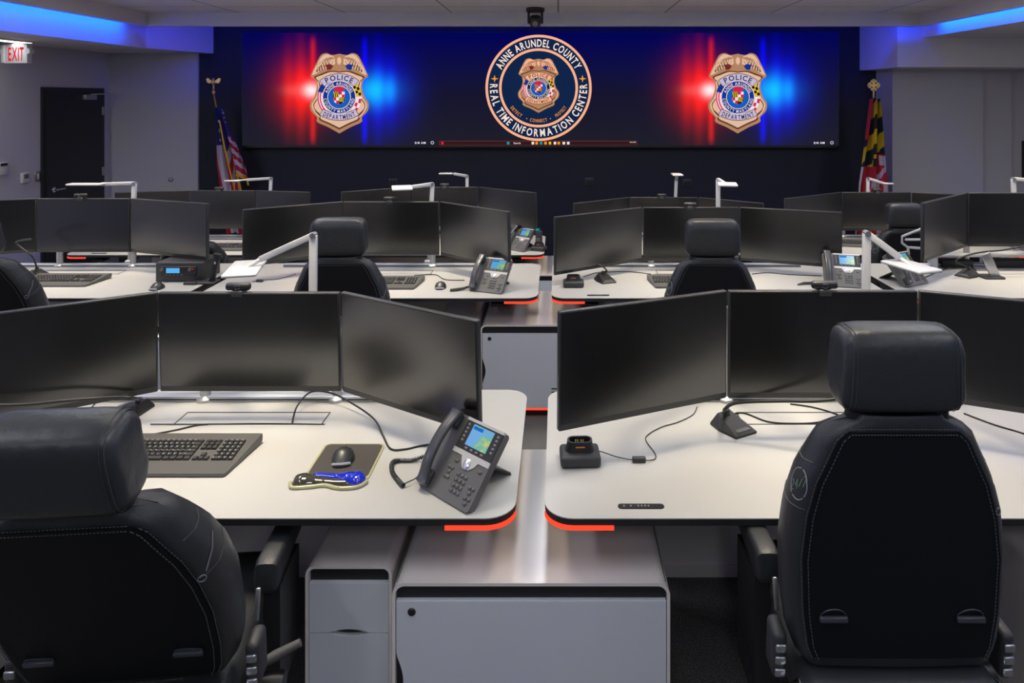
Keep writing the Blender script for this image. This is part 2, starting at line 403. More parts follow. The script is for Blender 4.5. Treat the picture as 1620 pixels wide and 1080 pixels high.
def flat(mb, pts, mi, lay, M):
    """flat polygon on the picture plane; lay = layer"""
    mb.mi = mi; z = lay*0.0012
    # fan around centroid keeps concave shapes acceptable through bmesh triangulation
    bm = bmesh.new(); vv = [bm.verts.new((p[0], p[1], 0)) for p in pts]; f = bm.faces.new(vv)
    bmesh.ops.triangulate(bm, faces=[f]); bm.verts.index_update()
    mb.M = M @ T((0, 0, z)); mb.add([v.co[:] for v in bm.verts], [[v.index for v in q.verts] for q in bm.faces], False); bm.free(); mb.M = I4.copy()
def ringp(mb, r0, r1, mi, lay, M, a0=0, a1=2*PI, n=64):
    mb.mi = mi; mb.M = M @ T((0, 0, lay*0.0012))
    v = []; 
    for i in range(n+1):
        a = a0+(a1-a0)*i/n; v += [(r0*math.cos(a), r0*math.sin(a), 0), (r1*math.cos(a), r1*math.sin(a), 0)]
    mb.add(v, [(2*i, 2*i+1, 2*i+3, 2*i+2) for i in range(n)], False); mb.M = I4.copy()
def smooth2(pts, k=5): return [(p.x, p.y) for p in smoothpath([(x, y, 0) for x, y in pts], k)]
# picture plane: local x right, local y up, facing the room (-Y)
PIC = Matrix(((PXM, 0, 0, 0), (0, 0, -1, 0), (0, PXM, 0, 0), (0, 0, 0, 1)))
def badge(mb, M, warm=False):
    g, lt, sv, ink = (0, 1, 3, 4) if not warm else (0, 11, 11, 2)
    out = mirror(smooth2([(0, 62), (12, 60), (20, 63), (29, 60), (36, 48), (43, 33), (45, 26), (38, 20), (36, 8), (40, -6), (46, -16), (45, -28), (36, -38), (35, -46), (18, -54), (0, -64)]))
    flat(mb, out, g, 1, M)
    ins = mirror(smooth2([(0, 34), (16, 35), (30, 30), (40, 25), (34, 18), (32, 6), (36, -8), (42, -18), (40, -27), (32, -36), (31, -43), (16, -50), (0, -58)]))
    flat(mb, ins, 2, 2, M)
    ins2 = mirror(smooth2([(0, 32), (14, 33), (28, 28), (37, 24), (31.5, 17), (29.5, 6), (34, -9), (39.5, -18), (38, -26), (30, -34), (29, -41), (15, -47.5), (0, -55)]))
    flat(mb, ins2, lt if not warm else 0, 3, M)
    # eagle: head, wings with feathers
    for sg in (-1, 1):
        wing = [(x*sg, y) for x, y in smooth2([(4, 50), (10, 58), (21, 61), (28, 57), (35, 46), (43, 29), (36, 31), (27, 37), (16, 39), (10, 42)])]
        flat(mb, wing if sg > 0 else wing[::-1], lt, 4, M)
        for k in range(6):
            a = [(13+k*4.2, 40.5-k*1.6+k*0.1), (15+k*4.4, 42-k*1.7), (21+k*2.8, 55-k*3.4), (20+k*2.8, 55.6-k*3.4)]
            a = [(x*sg, y) for x, y in a]
            flat(mb, a if sg > 0 else a[::-1], 2, 5, M)
        for k in range(7):
            t = k/6; x0, y0 = 9+t*24, 57-abs(t-.45)*6-t*2; a = [(x0, y0-3), (x0+1.6, y0-3.6), (x0+3.4, y0-9), (x0+2.4, y0-8.6)]
            a = [(x*sg, y) for x, y in a]; flat(mb, a if sg > 0 else a[::-1], g, 5, M)
            a = [(x0-1, y0-9), (x0+.4, y0-9.4), (x0+2.6, y0-14), (x0+1.6, y0-14)]
            a = [(x*sg, y) for x, y in a]; flat(mb, a if sg > 0 else a[::-1], 2 if k % 2 else g, 5.5, M)
        hi = [(x*sg, y) for x, y in smooth2([(33, 18), (31, 6), (35, -8), (41, -18), (38, -29), (31, -37), (33, -37.5), (41, -28), (43.5, -18), (37, -7), (33.5, 6), (35, 18)])]
        flat(mb, hi if sg < 0 else hi[::-1], lt, 3.5, M)
        gap = [(x*sg, y) for x, y in ((9, 43), (15, 46), (22, 44), (19, 36), (13, 37))]
        flat(mb, gap if sg > 0 else gap[::-1], (15 if sg < 0 else 6), 6, M)
        sc1 = [(x*sg, y) for x, y in ((5, 55), (14, 52), (24, 50), (26, 52), (14, 57))]
        flat(mb, sc1 if sg > 0 else sc1[::-1], g, 6, M)
    flat(mb, mirror(smooth2([(0, 60), (5, 58), (7, 50), (4, 42), (2, 36), (0, 33)])), g, 7, M)
    flat(mb, mirror(smooth2([(0, 57), (3, 54), (3, 48), (0, 44)])), lt, 8, M)
    # top ribbon
    ringp(mb, 36, 49, 2, 7, M @ T((0, -18, 0)), math.radians(50), math.radians(130), 30)
    ringp(mb, 37, 48, sv, 8, M @ T((0, -18, 0)), math.radians(51), math.radians(129), 30)
    mb.mi = ink
    text_arc(mb, 'POLICE', M @ T((0, -18, .0108)), 11.5, 38.6, PI/2, math.radians(62), 0.02)
    # side flags
    ringp(mb, 27, 35, 8, 5, M @ T((0, -7, 0)), math.radians(-45), math.radians(225), 40)
    ringp(mb, 29, 31, 7, 6, M @ T((0, -7, 0)), math.radians(165), math.radians(235), 20)
    ringp(mb, 32.6, 34.6, 7, 6, M @ T((0, -7, 0)), math.radians(165), math.radians(235), 20)
    ringp(mb, 27, 35, 6, 6, M @ T((0, -7, 0)), math.radians(142), math.radians(165), 10)
    for k in range(4):
        ringp(mb, 27 if k % 2 else 31, 31 if k % 2 else 35, 10, 7, M @ T((0, -7, 0)), math.radians(5+k*8), math.radians(13+k*8), 4)
    ringp(mb, 27, 35, 9, 6, M @ T((0, -7, 0)), math.radians(2), math.radians(40), 10)
    for k in range(3): ringp(mb, 27 if k % 2 else 31, 31 if k % 2 else 35, 7, 7, M @ T((0, -7, 0)), math.radians(-42+k*13), math.radians(-30+k*13), 4)
    # round county seal
    ringp(mb, 0.01, 26.5, 12, 8, M @ T((0, -7, 0))); ringp(mb, 0.01, 25.5, 6 if not warm else 4, 9, M @ T((0, -7, 0))); ringp(mb, 0.01, 18.6, 12, 10, M @ T((0, -7, 0))); ringp(mb, 0.01, 17.6, 5, 11, M @ T((0, -7, 0)))
    mb.mi = 12
    text_arc(mb, 'ANNE ARUNDEL', M @ T((0, -7, .0125)), 6.6, 19.6, PI/2, math.radians(142), 0.01)
    text_arc(mb, 'COUNTY MARYLAND', M @ T((0, -7, .0125)), 6.6, 24.4, -PI/2, math.radians(172), 0.01, outward=False)
    sh = mirror([(0, 2), (9, 2), (9, -10), (7, -15), (0, -18)])
    flat(mb, sh, 8, 12, M)
    flat(mb, [(-9, 2), (0, 2), (0, -7), (-9, -7)][::-1], 10, 13, M); flat(mb, [(0, -7), (9, -7), (8.5, -12), (6, -15.5), (0, -18)][::-1], 10, 13, M)
    for k in range(3):
        flat(mb, [(-9+k*3, 2), (-7.4+k*3, 2), (-5.8+k*3, -7), (-7.4+k*3, -7)][::-1], 9 if not warm else 13, 14, M)
        flat(mb, [(.3+k*2.8, -7), (1.8+k*2.8, -7), (2.6+k*2, -14), (1.2+k*2, -14)][::-1], 9 if not warm else 13, 14, M)
    flat(mb, [(0, 2), (4.5, 2), (4.5, -2.5), (0, -2.5)][::-1], 7, 14, M); flat(mb, [(4.5, -2.5), (9, -2.5), (9, -7), (4.5, -7)][::-1], 7, 14, M)
    flat(mb, [(-9, -7), (-4.5, -7), (-4.5, -12), (-8.4, -12)][::-1], 7, 14, M); flat(mb, [(-4.5, -12), (0, -12), (0, -18), (-4.5, -16)][::-1], 7, 14, M)
    cr_ = [(-7, 2.5), (-9, 8), (-5, 5.5), (-3.4, 9.5), (0, 6), (3.4, 9.5), (5, 5.5), (9, 8), (7, 2.5)]
    flat(mb, cr_[::-1], 7, 12, M)
    # lower ribbon
    ringp(mb, 48, 60, 2, 7, M @ T((0, 16, 0)), math.radians(-122), math.radians(-58), 24)
    ringp(mb, 49, 59, sv, 8, M @ T((0, 16, 0)), math.radians(-121), math.radians(-59), 24)
    mb.mi = ink
    text_arc(mb, 'DEPARTMENT', M @ T((0, 16, .0108)), 10.2, 58, -PI/2, math.radians(54), 0.02, outward=False)
def pic_at(px, py): return PIC @ T(((px-855), -(py-143), 0))
PB = PIC @ T((0, 0, 0.001))
for px in (537, 1167):
    b_ = MB(); badge(b_, PB @ T((px-855, -4, 0)))
    o = obj('badge_picture', b_, SM, vw); o['label'] = 'gold police badge picture, %s end of the screen' % ('left' if px < 800 else 'right')
b_ = MB(); Mseal = PB @ T((852-855, 143-139, 0))
ringp(b_, 0.01, 84, 11, 0.4, Mseal, n=96); ringp(b_, 0.01, 80, 14, 0.8, Mseal, n=96); ringp(b_, 58.5, 62.5, 11, 1.2, Mseal, n=96)
b_.mi = 12
text_arc(b_, 'ANNE ARUNDEL COUNTY', Mseal @ T((0, 0, .0016)), 16.5, 65.2, PI/2, math.radians(128), 0.022)
text_arc(b_, 'REAL TIME INFORMATION CENTER', Mseal @ T((0, 0, .0016)), 16.5, 76.6, -PI/2, math.radians(190), 0.022, outward=False)
b_.mi = 13
for t_, a in (('DETECT', -133), ('CONNECT', -90), ('PROTECT', -47)):
    text_arc(b_, t_, Mseal @ T((0, 0, .0016)), 7.4, 54.5, math.radians(a), math.radians(24 if a != -90 else 30), 0.01, outward=False)
for a in (-111, -69): ringp(b_, 0.01, .9, 13, 1.4, Mseal @ T((52*math.cos(math.radians(a)), 52*math.sin(math.radians(a)), 0)), n=10)
for sx in (-69.5, 69.5):
    st = []
    for i in range(8):
        r_ = 6 if i % 2 == 0 else 1.9; a = PI/4*i+PI/2; st.append((sx+r_*math.cos(a), 14.5+r_*math.sin(a)))
    flat(b_, st, 13, 1.4, Mseal)
badge(b_, Mseal @ T((0, 4, .0008)) @ Matrix.Diagonal((0.70, 0.68, 0.8, 1)), True)
o = obj('seal_picture', b_, SM, vw)
b_ = MB()
flat(b_, [(695-855, -(230-143)), (1008-855, -(230-143)), (1008-855, -(222.5-143)), (695-855, -(222.5-143))], 15, .3, PB)
b_.mi = 15
Mt = PB @ T((0, 0, .0006)); flat(b_, [(696-855, -(229.4-143)), (1007-855, -(229.4-143)), (1007-855, -(223.4-143)), (696-855, -(223.4-143))], 17, .6, PB)
for i, (px, mi) in enumerate(((804, 16), (843, 12), (849, 13), (856, 16), (863, 13), (870, 9), (878, 12), (884, 13), (892, 12), (899, 8), (700, 7))):
    flat(b_, [(px-855-2, -(228.4-143)), (px-855+2, -(228.4-143)), (px-855+2, -(224.2-143)), (px-855-2, -(224.2-143))], mi, 1.0, PB)
b_.mi = 8
text_line(b_, '11:41 AM', PB @ T((665-855, -(227.6-143), .0012)), 5, 17)
text_line(b_, '11:41 AM', PB @ T((1296-855, -(227.6-143), .0012)), 5, 17)
b_.mi = 12; text_line(b_, '11:41 AM', PB @ T((1001-855, -(225.8-143), .0012)), 2.6, 9)
text_line(b_, 'Search', PB @ T((818-855, -(227.6-143), .0012)), 4, 11)
for px in (684, 1316): ringp(b_, 1.8, 2.6, 8, 1, PB @ T((px-855, -(225.6-143), 0)), n=12)
obj('taskbar_picture', b_, SM, vw)

# dark outlets on the navy wall
for px, py in ((932, 288), (1087, 290), (622, 289)):
    p = D2(px, py, 11.3)
    o = thing('wall_outlet', 'dark socket plate on the navy wall, %s' % {932: 'below the round seal', 1087: 'behind the lamps on the right', 622: 'behind the lamps on the left'}[px], 'wall socket', (p.x, WY, p.z), 0, 'dark wall sockets')
    obj('cover_plate', lambda: MB().box(-.06, .06, -.008, 0, -.06, .06, .003), BEZEL, o, key='outp')
    obj('socket', lambda: MB().box(-.04, -.006, -.011, -.008, -.03, .03).box(.006, .04, -.011, -.008, -.03, .03), BLACK, o, key='outs')

# ------------------------------------------------------------------ left wall: door, exit sign, switches
DY0, DY1 = 7.96, 8.94
dr = struct('door_1', MB().box(-5.99, -5.955, DY0, DY1, ZF, 2.02), mat('black_door', (0.014, 0.015, 0.018), 0.4))
struct('door_frame', MB().box(-6.0, -5.975, DY0-.05, DY0, ZF, 2.07).box(-6.0, -5.975, DY1, DY1+.05, ZF, 2.07).box(-6.0, -5.975, DY0, DY1, 2.02, 2.07), mat('door_frame_paint', (0.02, 0.02, 0.024), 0.4), dr)
mb = MB(); hy, hz = DY0+.09, 0.86
mb.M = T((-5.955, hy, hz)); mb.lathe([(.0, 0), (.032, 0), (.032, .012), (.012, .014), (.012, .05), (0, .05)], 16, 'x'); mb.tube([(.045, 0, 0), (.05, .05, 0), (.048, .13, 0)], .009)
struct('door_handle', mb, CHROME, dr)
mb = MB(); mb.box(-5.955, -5.90, DY1-.42, DY1-.2, 1.92, 1.985, .008); mb.tube([(-5.91, DY1-.3, 1.99), (-5.75, DY1-.15, 1.995), (-5.955, DY1+.03, 2.0)], .008)
struct('door_closer', mb, BRUSH, dr)
for z in (0.05, 0.93, 1.72):
    struct('hinge', MB().box(-5.957, -5.945, DY1-.03, DY1+.02, z, z+.11, .003), BRUSH, dr)
ex = thing('exit_sign', 'white exit sign with red lettering and two small lamp heads under low ceiling', 'exit sign', (-5.70, 7.2, 2.54), math.radians(-12))
obj('housing', MB().box(-.155, .155, -.03, .03, -.235, -.03, .006).box(-.03, .03, -.02, .02, -.03, 0).box(-.125, -.155, -.05, .05, -.225, -.04, 0), mat('exit_white', (0.55, 0.56, 0.54), 0.5), ex)
mb = MB(); text_line(mb, 'EXIT', T((.015, -.0315, -.205)) @ R(PI/2, 'X'), .20, .20, .02)
obj('lettering', mb, emat('exit_red', (240, 30, 36), .9), ex)
for sx in (-1, 1):
    mb = MB(); mb.M = T((sx*.19, -.02, -.11)); mb.lathe([(0, -.035), (.03, -.035), (.034, -.01), (.02, .025), (0, .03)], 14, 'y'); mb.M = I4.copy(); mb.tube([(sx*.15, 0, -.11), (sx*.19, 0, -.11)], .012)
    obj('lamp_head', mb, mat('exit_white', (0.55, 0.56, 0.54), 0.5), ex)
p = D2(38, 281, 6*1331/845)
o = thing('thermostat', 'small white thermostat with grey display on left wall beside door', 'thermostat', (-6, p.y, p.z))
obj('body', MB().box(0, .03, -.06, .06, -.06, .06, .008), mat('exit_white', (0.55, 0.56, 0.54), 0.5), o); obj('display', MB().box(.03, .032, -.035, .03, -.01, .04), GREY, o)
p = D2(59, 279, 6*1331/824)
o = thing('light_switch', 'light switch with metal cover plate on left wall next to door', 'light switch', (-6, p.y, p.z))
obj('cover_plate', MB().box(0, .008, -.037, .037, -.06, .06, .003), BRUSH, o); obj('rocker', MB().box(.008, .014, -.016, .016, -.034, .034, .003), WHITE, o)
p = D2(2, 267, 6*1331/881)
o = thing('card_reader', 'white wall device with dark window at the far left edge', 'wall device', (-6, p.y, p.z))
obj('body', MB().box(0, .03, -.06, .06, -.07, .07, .008), mat('exit_white', (0.55, 0.56, 0.54), 0.5), o); obj('display', MB().box(.03, .032, -.045, .045, .03, .06), BLACK, o)
p = D2(271, 284, 11.25)
o = thing('door_stop', 'small round dark knob on the grey wall left of the flag', 'wall knob', (p.x, WY-.04, p.z))
obj('body', MB().lathe([(0, 0), (.028, 0), (.028, -.02), (.02, -.035), (0, -.04)], 16, 'y'), BRUSH, o)
o = thing('wall_display', 'dark framed panel at the far right edge of the back wall', 'display', (6.35, 8.84, 1.15))
obj('housing', MB().box(-.35, .35, -.05, 0, -.24, .24, .006), BLACK, o); obj('screen', MB().box(-.33, .33, -.052, -.05, -.22, .22), SCREEN, o)

# ceiling camera
p = D2(847, 13, 9.16)
o = thing('ceiling_camera', 'black dome-style camera hanging from the ceiling before the video wall', 'camera', (p.x, 7.43, 2.92))
obj('mount', MB().lathe([(0, 0), (.1, 0), (.1, -.035), (.085, -.05), (0, -.05)], 24), BLACK, o)
mb = MB(); mb.box(-.085, -.06, -.04, .04, -.17, -.04, .008); mb.box(.06, .085, -.04, .04, -.17, -.04, .008); obj('yoke', mb, BLACK, o)
mb = MB(); mb.M = T((0, -.01, -.14)) @ R(.5, 'X'); mb.box(-.058, .058, -.07, .06, -.055, .055, .03, 4); hd = obj('camera_head', mb, DGREY, o)
mb = MB(); mb.M = T((0, -.01, -.14)) @ R(.5, 'X'); mb.lathe([(0, -.09), (.03, -.09), (.034, -.06), (0, -.06)], 18, 'y'); obj('lens', mb, mat('lens_ring', (0.25, 0.22, 0.2), 0.2, coat=1), hd)

# ------------------------------------------------------------------ flags
def flagpole(name_label, x, y, ztop, lean, final):
    t = thing('flagpole', name_label, 'flagpole', (x, y, ZF))
    H = ztop-ZF
    obj('base', MB().lathe([(0, 0), (.16, 0), (.16, .02), (.05, .06), (.025, .1), (0, .1)], 24), GOLD, t)
    obj('pole', MB().tube([(lean*1.0, 0, .05), (0, 0, H-.22)], .013, 10), WOOD, t)
    obj('finial', final(H), GOLD, t)
    return t
def eagle(H):
    mb = MB(); mb.M = T((0, 0, H-.22)); mb.lathe([(.022, 0), (.024, .03), (.012, .04), (.012, .12), (.02, .13), (.005, .14)], 12)
    w = mirror([(0, .16), (.03, .17), (.07, .20), (.095, .19), (.085, .15), (.06, .13), (.03, .14), (.015, .12)]); w = [(a, b) for a, b in w]
    mb.prismY(w[::-1], -.008, .008); mb.M = T((0, -.01, H-.08)); mb.lathe([(0, -.04), (.02, -.02), (.022, .02), (.014, .05), (0, .065)], 12)
    return mb
def cross(H):
    mb = MB(); mb.M = T((0, 0, H-.22)); mb.lathe([(.02, 0), (.012, .02), (.01, .08), (.014, .1), (0, .11)], 12)
    mb.M = T((0, 0, H-.07)); mb.box(-.06, .06, -.008, .008, -.014, .014); mb.box(-.014, .014, -.0081, .0081, -.06, .06)
    for a in range(4):
        for dx, dy in ((.062, 0), (.05, .02), (.05, -.02)):
            c, s_ = math.cos(a*PI/2), math.sin(a*PI/2); X = dx*c-dy*s_; Z = dx*s_+dy*c
            mb.M = T((X, 0, H-.07+Z)); mb.lathe([(0, -.009), (.018, -.009), (.018, .009), (0, .009)], 12, 'y')
    return mb
FR = mat('flag_red', (0.42, 0.012, 0.03), 0.8); FW = mat('flag_white', (0.55, 0.5, 0.6), 0.8); FB = mat('flag_blue', (0.02, 0.03, 0.19), 0.8)
FY = mat('flag_yellow', (0.62, 0.42, 0.01), 0.8); FK = mat('flag_black', (0.012, 0.012, 0.02), 0.8); FX = mat('flag_crimson', (0.5, 0.02, 0.04), 0.8)
pl = D2(338, 121, 10.9); LZ = pl.z
flagpole('wooden flagpole topped with a gold eagle, left of the video wall', pl.x, pl.y, LZ, .42, eagle)
# flag cloth: u across the drape (-1 left .. 1 right of pole), v down from the hoist top
def us_shape(u, v):
    a = u*2-1; L = 1.62-(.78*min(1, max(0, a)*3)); z = LZ-.40-v*L
    wL = .05+.10*min(1, v*2.2)+.05*v; wR = .05+.16*min(1, v*1.2)
    cx = pl.x+.06+.42*(0.18+v*L)/2.2
    x = cx+(a*wL if a < 0 else a*wR)
    y = pl.y-.03-.05*math.cos(a*9+v*2)-.02*math.sin(a*23+v*5)
    if a > 0: z -= .16*a*a
    return (x, y, z)
def us_col(u, v):
    a = u*2-1
    if a < 0:
        if v < .30:
            i, j = int(u*22), int(v*40); return 1 if (i % 3 == 1 and j % 3 == 1 and v > .1) else 2
        return 1 if (-.78 < a < -.3 + (v-.30)*.1) else 0
    if v < .36: 
        i, j = int(u*22), int(v*40); return 1 if (i % 3 == 1 and j % 3 == 1) else 2
    if v > .95 and a > .2: return 3
    return 0 if int((v-a*.03)*11) % 2 else 1
fl = obj('us_flag', MB().grid(us_shape, 56, 100, us_col), [FR, FW, FB, GOLDF]); fl.name = 'american_flag'
tag(fl, 'draped red white and blue flag with stars and gold fringe on the left pole', 'flag')
mb = MB(); mb.tube([(*us_shape(.50, v/30)[:1], us_shape(.5, v/30)[1]-.012, us_shape(.5, v/30)[2]) for v in range(3, 31)], .009, 6)
mb.tube([us_shape(.5+.5*t/10, 1.0) for t in range(2, 11)], .012, 6)
obj('fringe', mb, GOLDF, fl)
pr = D2(1382, 126, 10.6)
flagpole('wooden flagpole topped with a gold cross, right of the video wall', pr.x, pr.y, pr.z, -.05, cross)
def md_shape(u, v):
    a = u*2-1; L = 1.7; z = pr.z-.24-v*L
    cx = pr.x-.0-.05*v; w0 = .06+.09*min(1, v*1.6)+.04*v
    x = cx+a*w0+(.06*v if a > 0 else -.02*v)
    y = pr.y-.04-.05*math.cos(a*8+v*2.5)-.015*math.sin(a*21)
    return (x, y, z)
def md_col(u, v):
    a = u*2-1
    if a < -.35 and v < .3: return 2
    if v < (.50 if a < .15 else .41):
        i = 0 if a < .1-v*.2 else 1
        k = int(v*9.0+a*1.3+1)
        return 0 if (k+i) % 2 else 1
    if a > .35 and .42 < v < .49 and a < .8: return 3
    if abs((v-.60)+.20*(a-.2)) < .022 and a > -.3: return 3
    if a < -.75: return 3
    if v > .62 and a > .0: return 3 if int(a*6) % 2 else 2
    return 2
fm_ = obj('maryland_flag', MB().grid(md_shape, 56, 100, md_col), [FY, FK, FX, FW]); fm_.name = 'state_flag'
tag(fm_, 'draped flag of yellow and black checks above red and white, on the right pole', 'flag')

# ------------------------------------------------------------------ desks
ROWN = {1: 'front row', 2: 'middle row', 3: 'back row'}
COLN = ['far-left', 'centre-left', 'centre-right', 'far-right']
DX = [(-4.37, -2.29), (-2.21, -.125), (-.04, 2.04), (2.12, 4.2)]
DT = 0.739; DD = 0.862
def rrect(x0, x1, y0, y1, r, n=8):
    pts = []
    for cx, cy, a0 in ((x1-r, y0+r, -90), (x1-r, y1-r, 0), (x0+r, y1-r, 90), (x0+r, y0+r, 180)):
        for i in range(n+1):
            a = math.radians(a0+90*i/n); pts.append((cx+r*math.cos(a), cy+r*math.sin(a)))
    return pts
def desk(row, col):
    x0, x1 = DX[col]; w = (x1-x0)/2; cx = (x0+x1)/2; z = ROWZ[row]
    o = thing('console_desk', 'white-topped sit-stand console desk, %s of the %s' % (COLN[col], ROWN[row]), 'desk', (cx, FRONT[row], z), 0, 'white console desks')
    o['label'] = 'white-topped console desk with black edge, %s desk of the %s' % (COLN[col], ROWN[row])
    k = 'dk%.3f' % w
    obj('tabletop', lambda: MB().prism(rrect(-w, w, 0, DD, .085), DT-.003, DT), DESK, o, key=k+'t')
    obj('edge_band', lambda: MB().prism(rrect(-w+.001, w-.001, .001, DD-.001, .084), DT-.022, DT-.003), EDGE, o, key=k+'e')
    def led(sg):
        def f():
            mb = MB(); pts = []
            for i in range(9):
                a = math.radians(-90+80*i/8); pts.append(((w-.085)+.085*math.cos(a), .085+.085*math.sin(a)))
            pts = [(w-.20, 0)]+pts
            v = []; 
            for i, p in enumerate(pts):
                cxx, cyy = (min(p[0], w-.085), .085); dx, dy = p[0]-cxx, p[1]-cyy; l = math.hypot(dx, dy)
                nx, ny = dx/l, dy/l
                for rr, zz in ((-.006, -.034), (.0015, -.034), (.0015, -.021), (-.006, -.021)):
                    v.append((sg*(p[0]+nx*rr), p[1]+ny*rr, DT+zz))
            n = len(pts); fs = []
            for i in range(n-1):
                for q in range(4): a, b_ = i*4+q, i*4+(q+1) % 4; fs.append((a, b_, b_+4, a+4))
            mb.add(v, fs, False); return mb
        return f
    for sg in (-1, 1): obj('corner_light', led(sg), LEDR, o, key=k+'l%d' % sg)
    # frame under the top, lift columns standing on the cabinets
    obj('frame', lambda: MB().box(-w+.12, w-.12, .30, .35, DT-.062, DT-.022).box(-w+.12, w-.12, .62, .67, DT-.062, DT-.022).box(-w+.12, -w+.2, .17, .62, DT-.062, DT-.022).box(w-.2, w-.12, .17, .62, DT-.062, DT-.022), BLACK, o, key=k+'f')
    for sg in (-1, 1):
        obj('lift_column', lambda: MB().box(-.042, .042, .13, .48, .562, DT-.062, .004), BLACK, o, T((sg*(w-.24), .33, 0)), key='liftc')
        obj('control_box', lambda: MB().box(-.05, .05, .10, .20, .655, DT-.062, .004), BLACK, o, T((sg*(w-.24), 0, 0)), key='cbox')
    obj('rear_panel', lambda: MB().box(-w+.30, w-.30, DD-.045, DD-.02, .0, .60).box(-w+.30, w-.30, DD-.05, DD-.045, .0, .05), SHELL, o, key=k+'p')
    def lid():
        return MB().box(-.29, .29, .56, .565, DT, DT+.0012).box(-.265, .275, .655, .66, DT, DT+.0012).box(-.27, -.265, .56, .66, DT, DT+.0008).box(.275, .28, .56, .66, DT, DT+.0008)
    obj('cable_lid_gap', lid, EDGE, o, T((CXS[col]-cx, 0, 0)), key='lid')
    pn = obj('height_control', lambda: MB().prism(rrect(-.068, .068, -.011, .011, .0105), DT, DT+.003), BLACK, o, T((-w+.30-.016, .055, 0)), key='hc')
    pn['label'] = 'black oval button strip'
    def btn():
        mb = MB()
        for x in (-.05, -.03, -.008, .002, .012, .022): mb.box(x-.0022, x+.0022, -.003, .003, DT+.003, DT+.0036)
        return mb
    obj('button', btn, LGREY, pn, key='hcb')
    return o
for r_ in (1, 2, 3):
    for c_ in range(4):
        if r_ == 1 and c_ in (0,): continue
        if r_ == 1 and c_ == 3: continue
        desk(r_, c_)

# ------------------------------------------------------------------ cabinets between the desks
def shell_profile(w, h, r, t, n=8):
    out = [(-w, 0)]; 
    for cx, a0 in ((-w+r, 180), (w-r, 90)):
        for i in range(n+1):
            a = math.radians(a0-90*i/n); out.append((cx+r*math.cos(a), h-r+r*math.sin(a)))
    out.append((w, 0))
    inn = [(w-t, 0)]
    for cx, a0 in ((w-r, 0), (-w+r, 90)):
        for i in range(n+1):
            a = math.radians(a0+90*i/n); inn.append((cx+(r-t)*math.cos(a), h-r+(r-t)*math.sin(a)))
    inn.append((-w+t, 0)); return out, inn
def shell_mb(w, h0, h1, dep, r=.035, t=.009):
    mb = MB(); out, inn = shell_profile(w, h1-h0, r, t); n = len(out)
    inn = inn[::-1]
    v = []
    for y in (0, dep):
        v += [(p[0], y, p[1]+h0) for p in out]; v += [(p[0], y, p[1]+h0) for p in inn]
    N = 2*n; fs = []
    for i in range(n-1):
        fs += [(i, i+1, n+i+1, n+i), (N+i+1, N+i, N+n+i, N+n+i+1), (i+1, i, N+i, N+i+1), (n+i, n+i+1, N+n+i+1, N+n+i)]
    fs += [(0, n, N+n, N), (n-1, N+n-1, N+2*n-1, 2*n-1)]
    for f in fs: pass
    mb.add(v, fs, True); return mb
CH = 0.561
def main_cabinet(row, x, label):
    o = thing('storage_cabinet', label, 'cabinet', (x, CABF[row], ROWZ[row]), 0, 'white storage cabinets between the desks')
    w = .396; dep = .74
    obj('shell', lambda: shell_mb(w, .05, CH, dep), SHELL, o, key='cs')
    obj('recess', lambda: MB().box(-w+.009, w-.009, .02, dep-.01, .07, CH-.0095), BLACK, o, key='cr')
    def door():
        # slot handle bitten out of the left edge
        pts = [(w-.011, .055), (w-.011, CH-.055), (-w+.011, CH-.055), (-w+.011, .36)]
        for i in range(1, 12):
            t = i/12; pts.append((-w+.011+.02*math.sin(PI*t)**1.3, .36-.16*t))
        pts += [(-w+.011, .20), (-w+.011, .055)]
        return MB().prismY(pts[::-1], .004, .02)
    d = obj('door', door, DOOR, o, key='cdoor')
    obj('lock', lambda: MB().at(T((-w+.055, .004, CH-.085))).lathe([(0, -.004), (.009, -.004), (.012, 0), (0, 0)], 16, 'y'), BLACK, d, key='clock')
    def vent():
        mb = MB()
        for i in range(5): mb.box(w-.36, w-.14, .0025, .0045, .085+i*.021, .092+i*.021)
        return mb
    obj('vent_slots', vent, BLACK, d, key='cvent')
    obj('light_strip', lambda: MB().box(-w+.02, w-.02, .004, .012, .042, .051), LEDR, o, key='cl')
    obj('plinth', lambda: MB().box(-w+.02, w-.02, .03, dep-.03, 0, .045), BLACK, o, key='cp')
    return o
def pedestal(row, x, label):
    o = thing('drawer_pedestal', label, 'drawer unit', (x, CABF[row]+.072, ROWZ[row]), 0, 'narrow white drawer pedestals')
    w = .128; dep = .66
    obj('shell', lambda: shell_mb(w, .05, CH, dep, .028), SHELL, o, key='ps')
    obj('recess', lambda: MB().box(-w+.009, w-.009, .02, dep-.01, .06, CH-.0095), BLACK, o, key='pr')
    zs = CH-.055; zm = .36
    def drw(z0, z1, top_notch, bot_notch):
        def f():
            xx = w-.011; pts = [(xx, z0), (xx, z1)]
            if top_notch: pts += [(.062-.124*i/10, z1-.010*math.sin(PI*i/10)) for i in range(11)]
            pts += [(-xx, z1), (-xx, z0)]
            if bot_notch: pts += [(-.062+.124*i/10, z0+.010*math.sin(PI*i/10)) for i in range(11)]
            return MB().prismY(pts[::-1], .004, .02)
        return f
    obj('drawer', drw(zm+.001, zs, False, True), DOOR, o, key='pd1'); obj('drawer', drw(.055, zm-.001, True, False), DOOR, o, key='pd2')
    obj('plinth', lambda: MB().box(-w+.02, w-.02, .03, dep-.03, 0, .05), BLACK, o, key='pp')
    return o
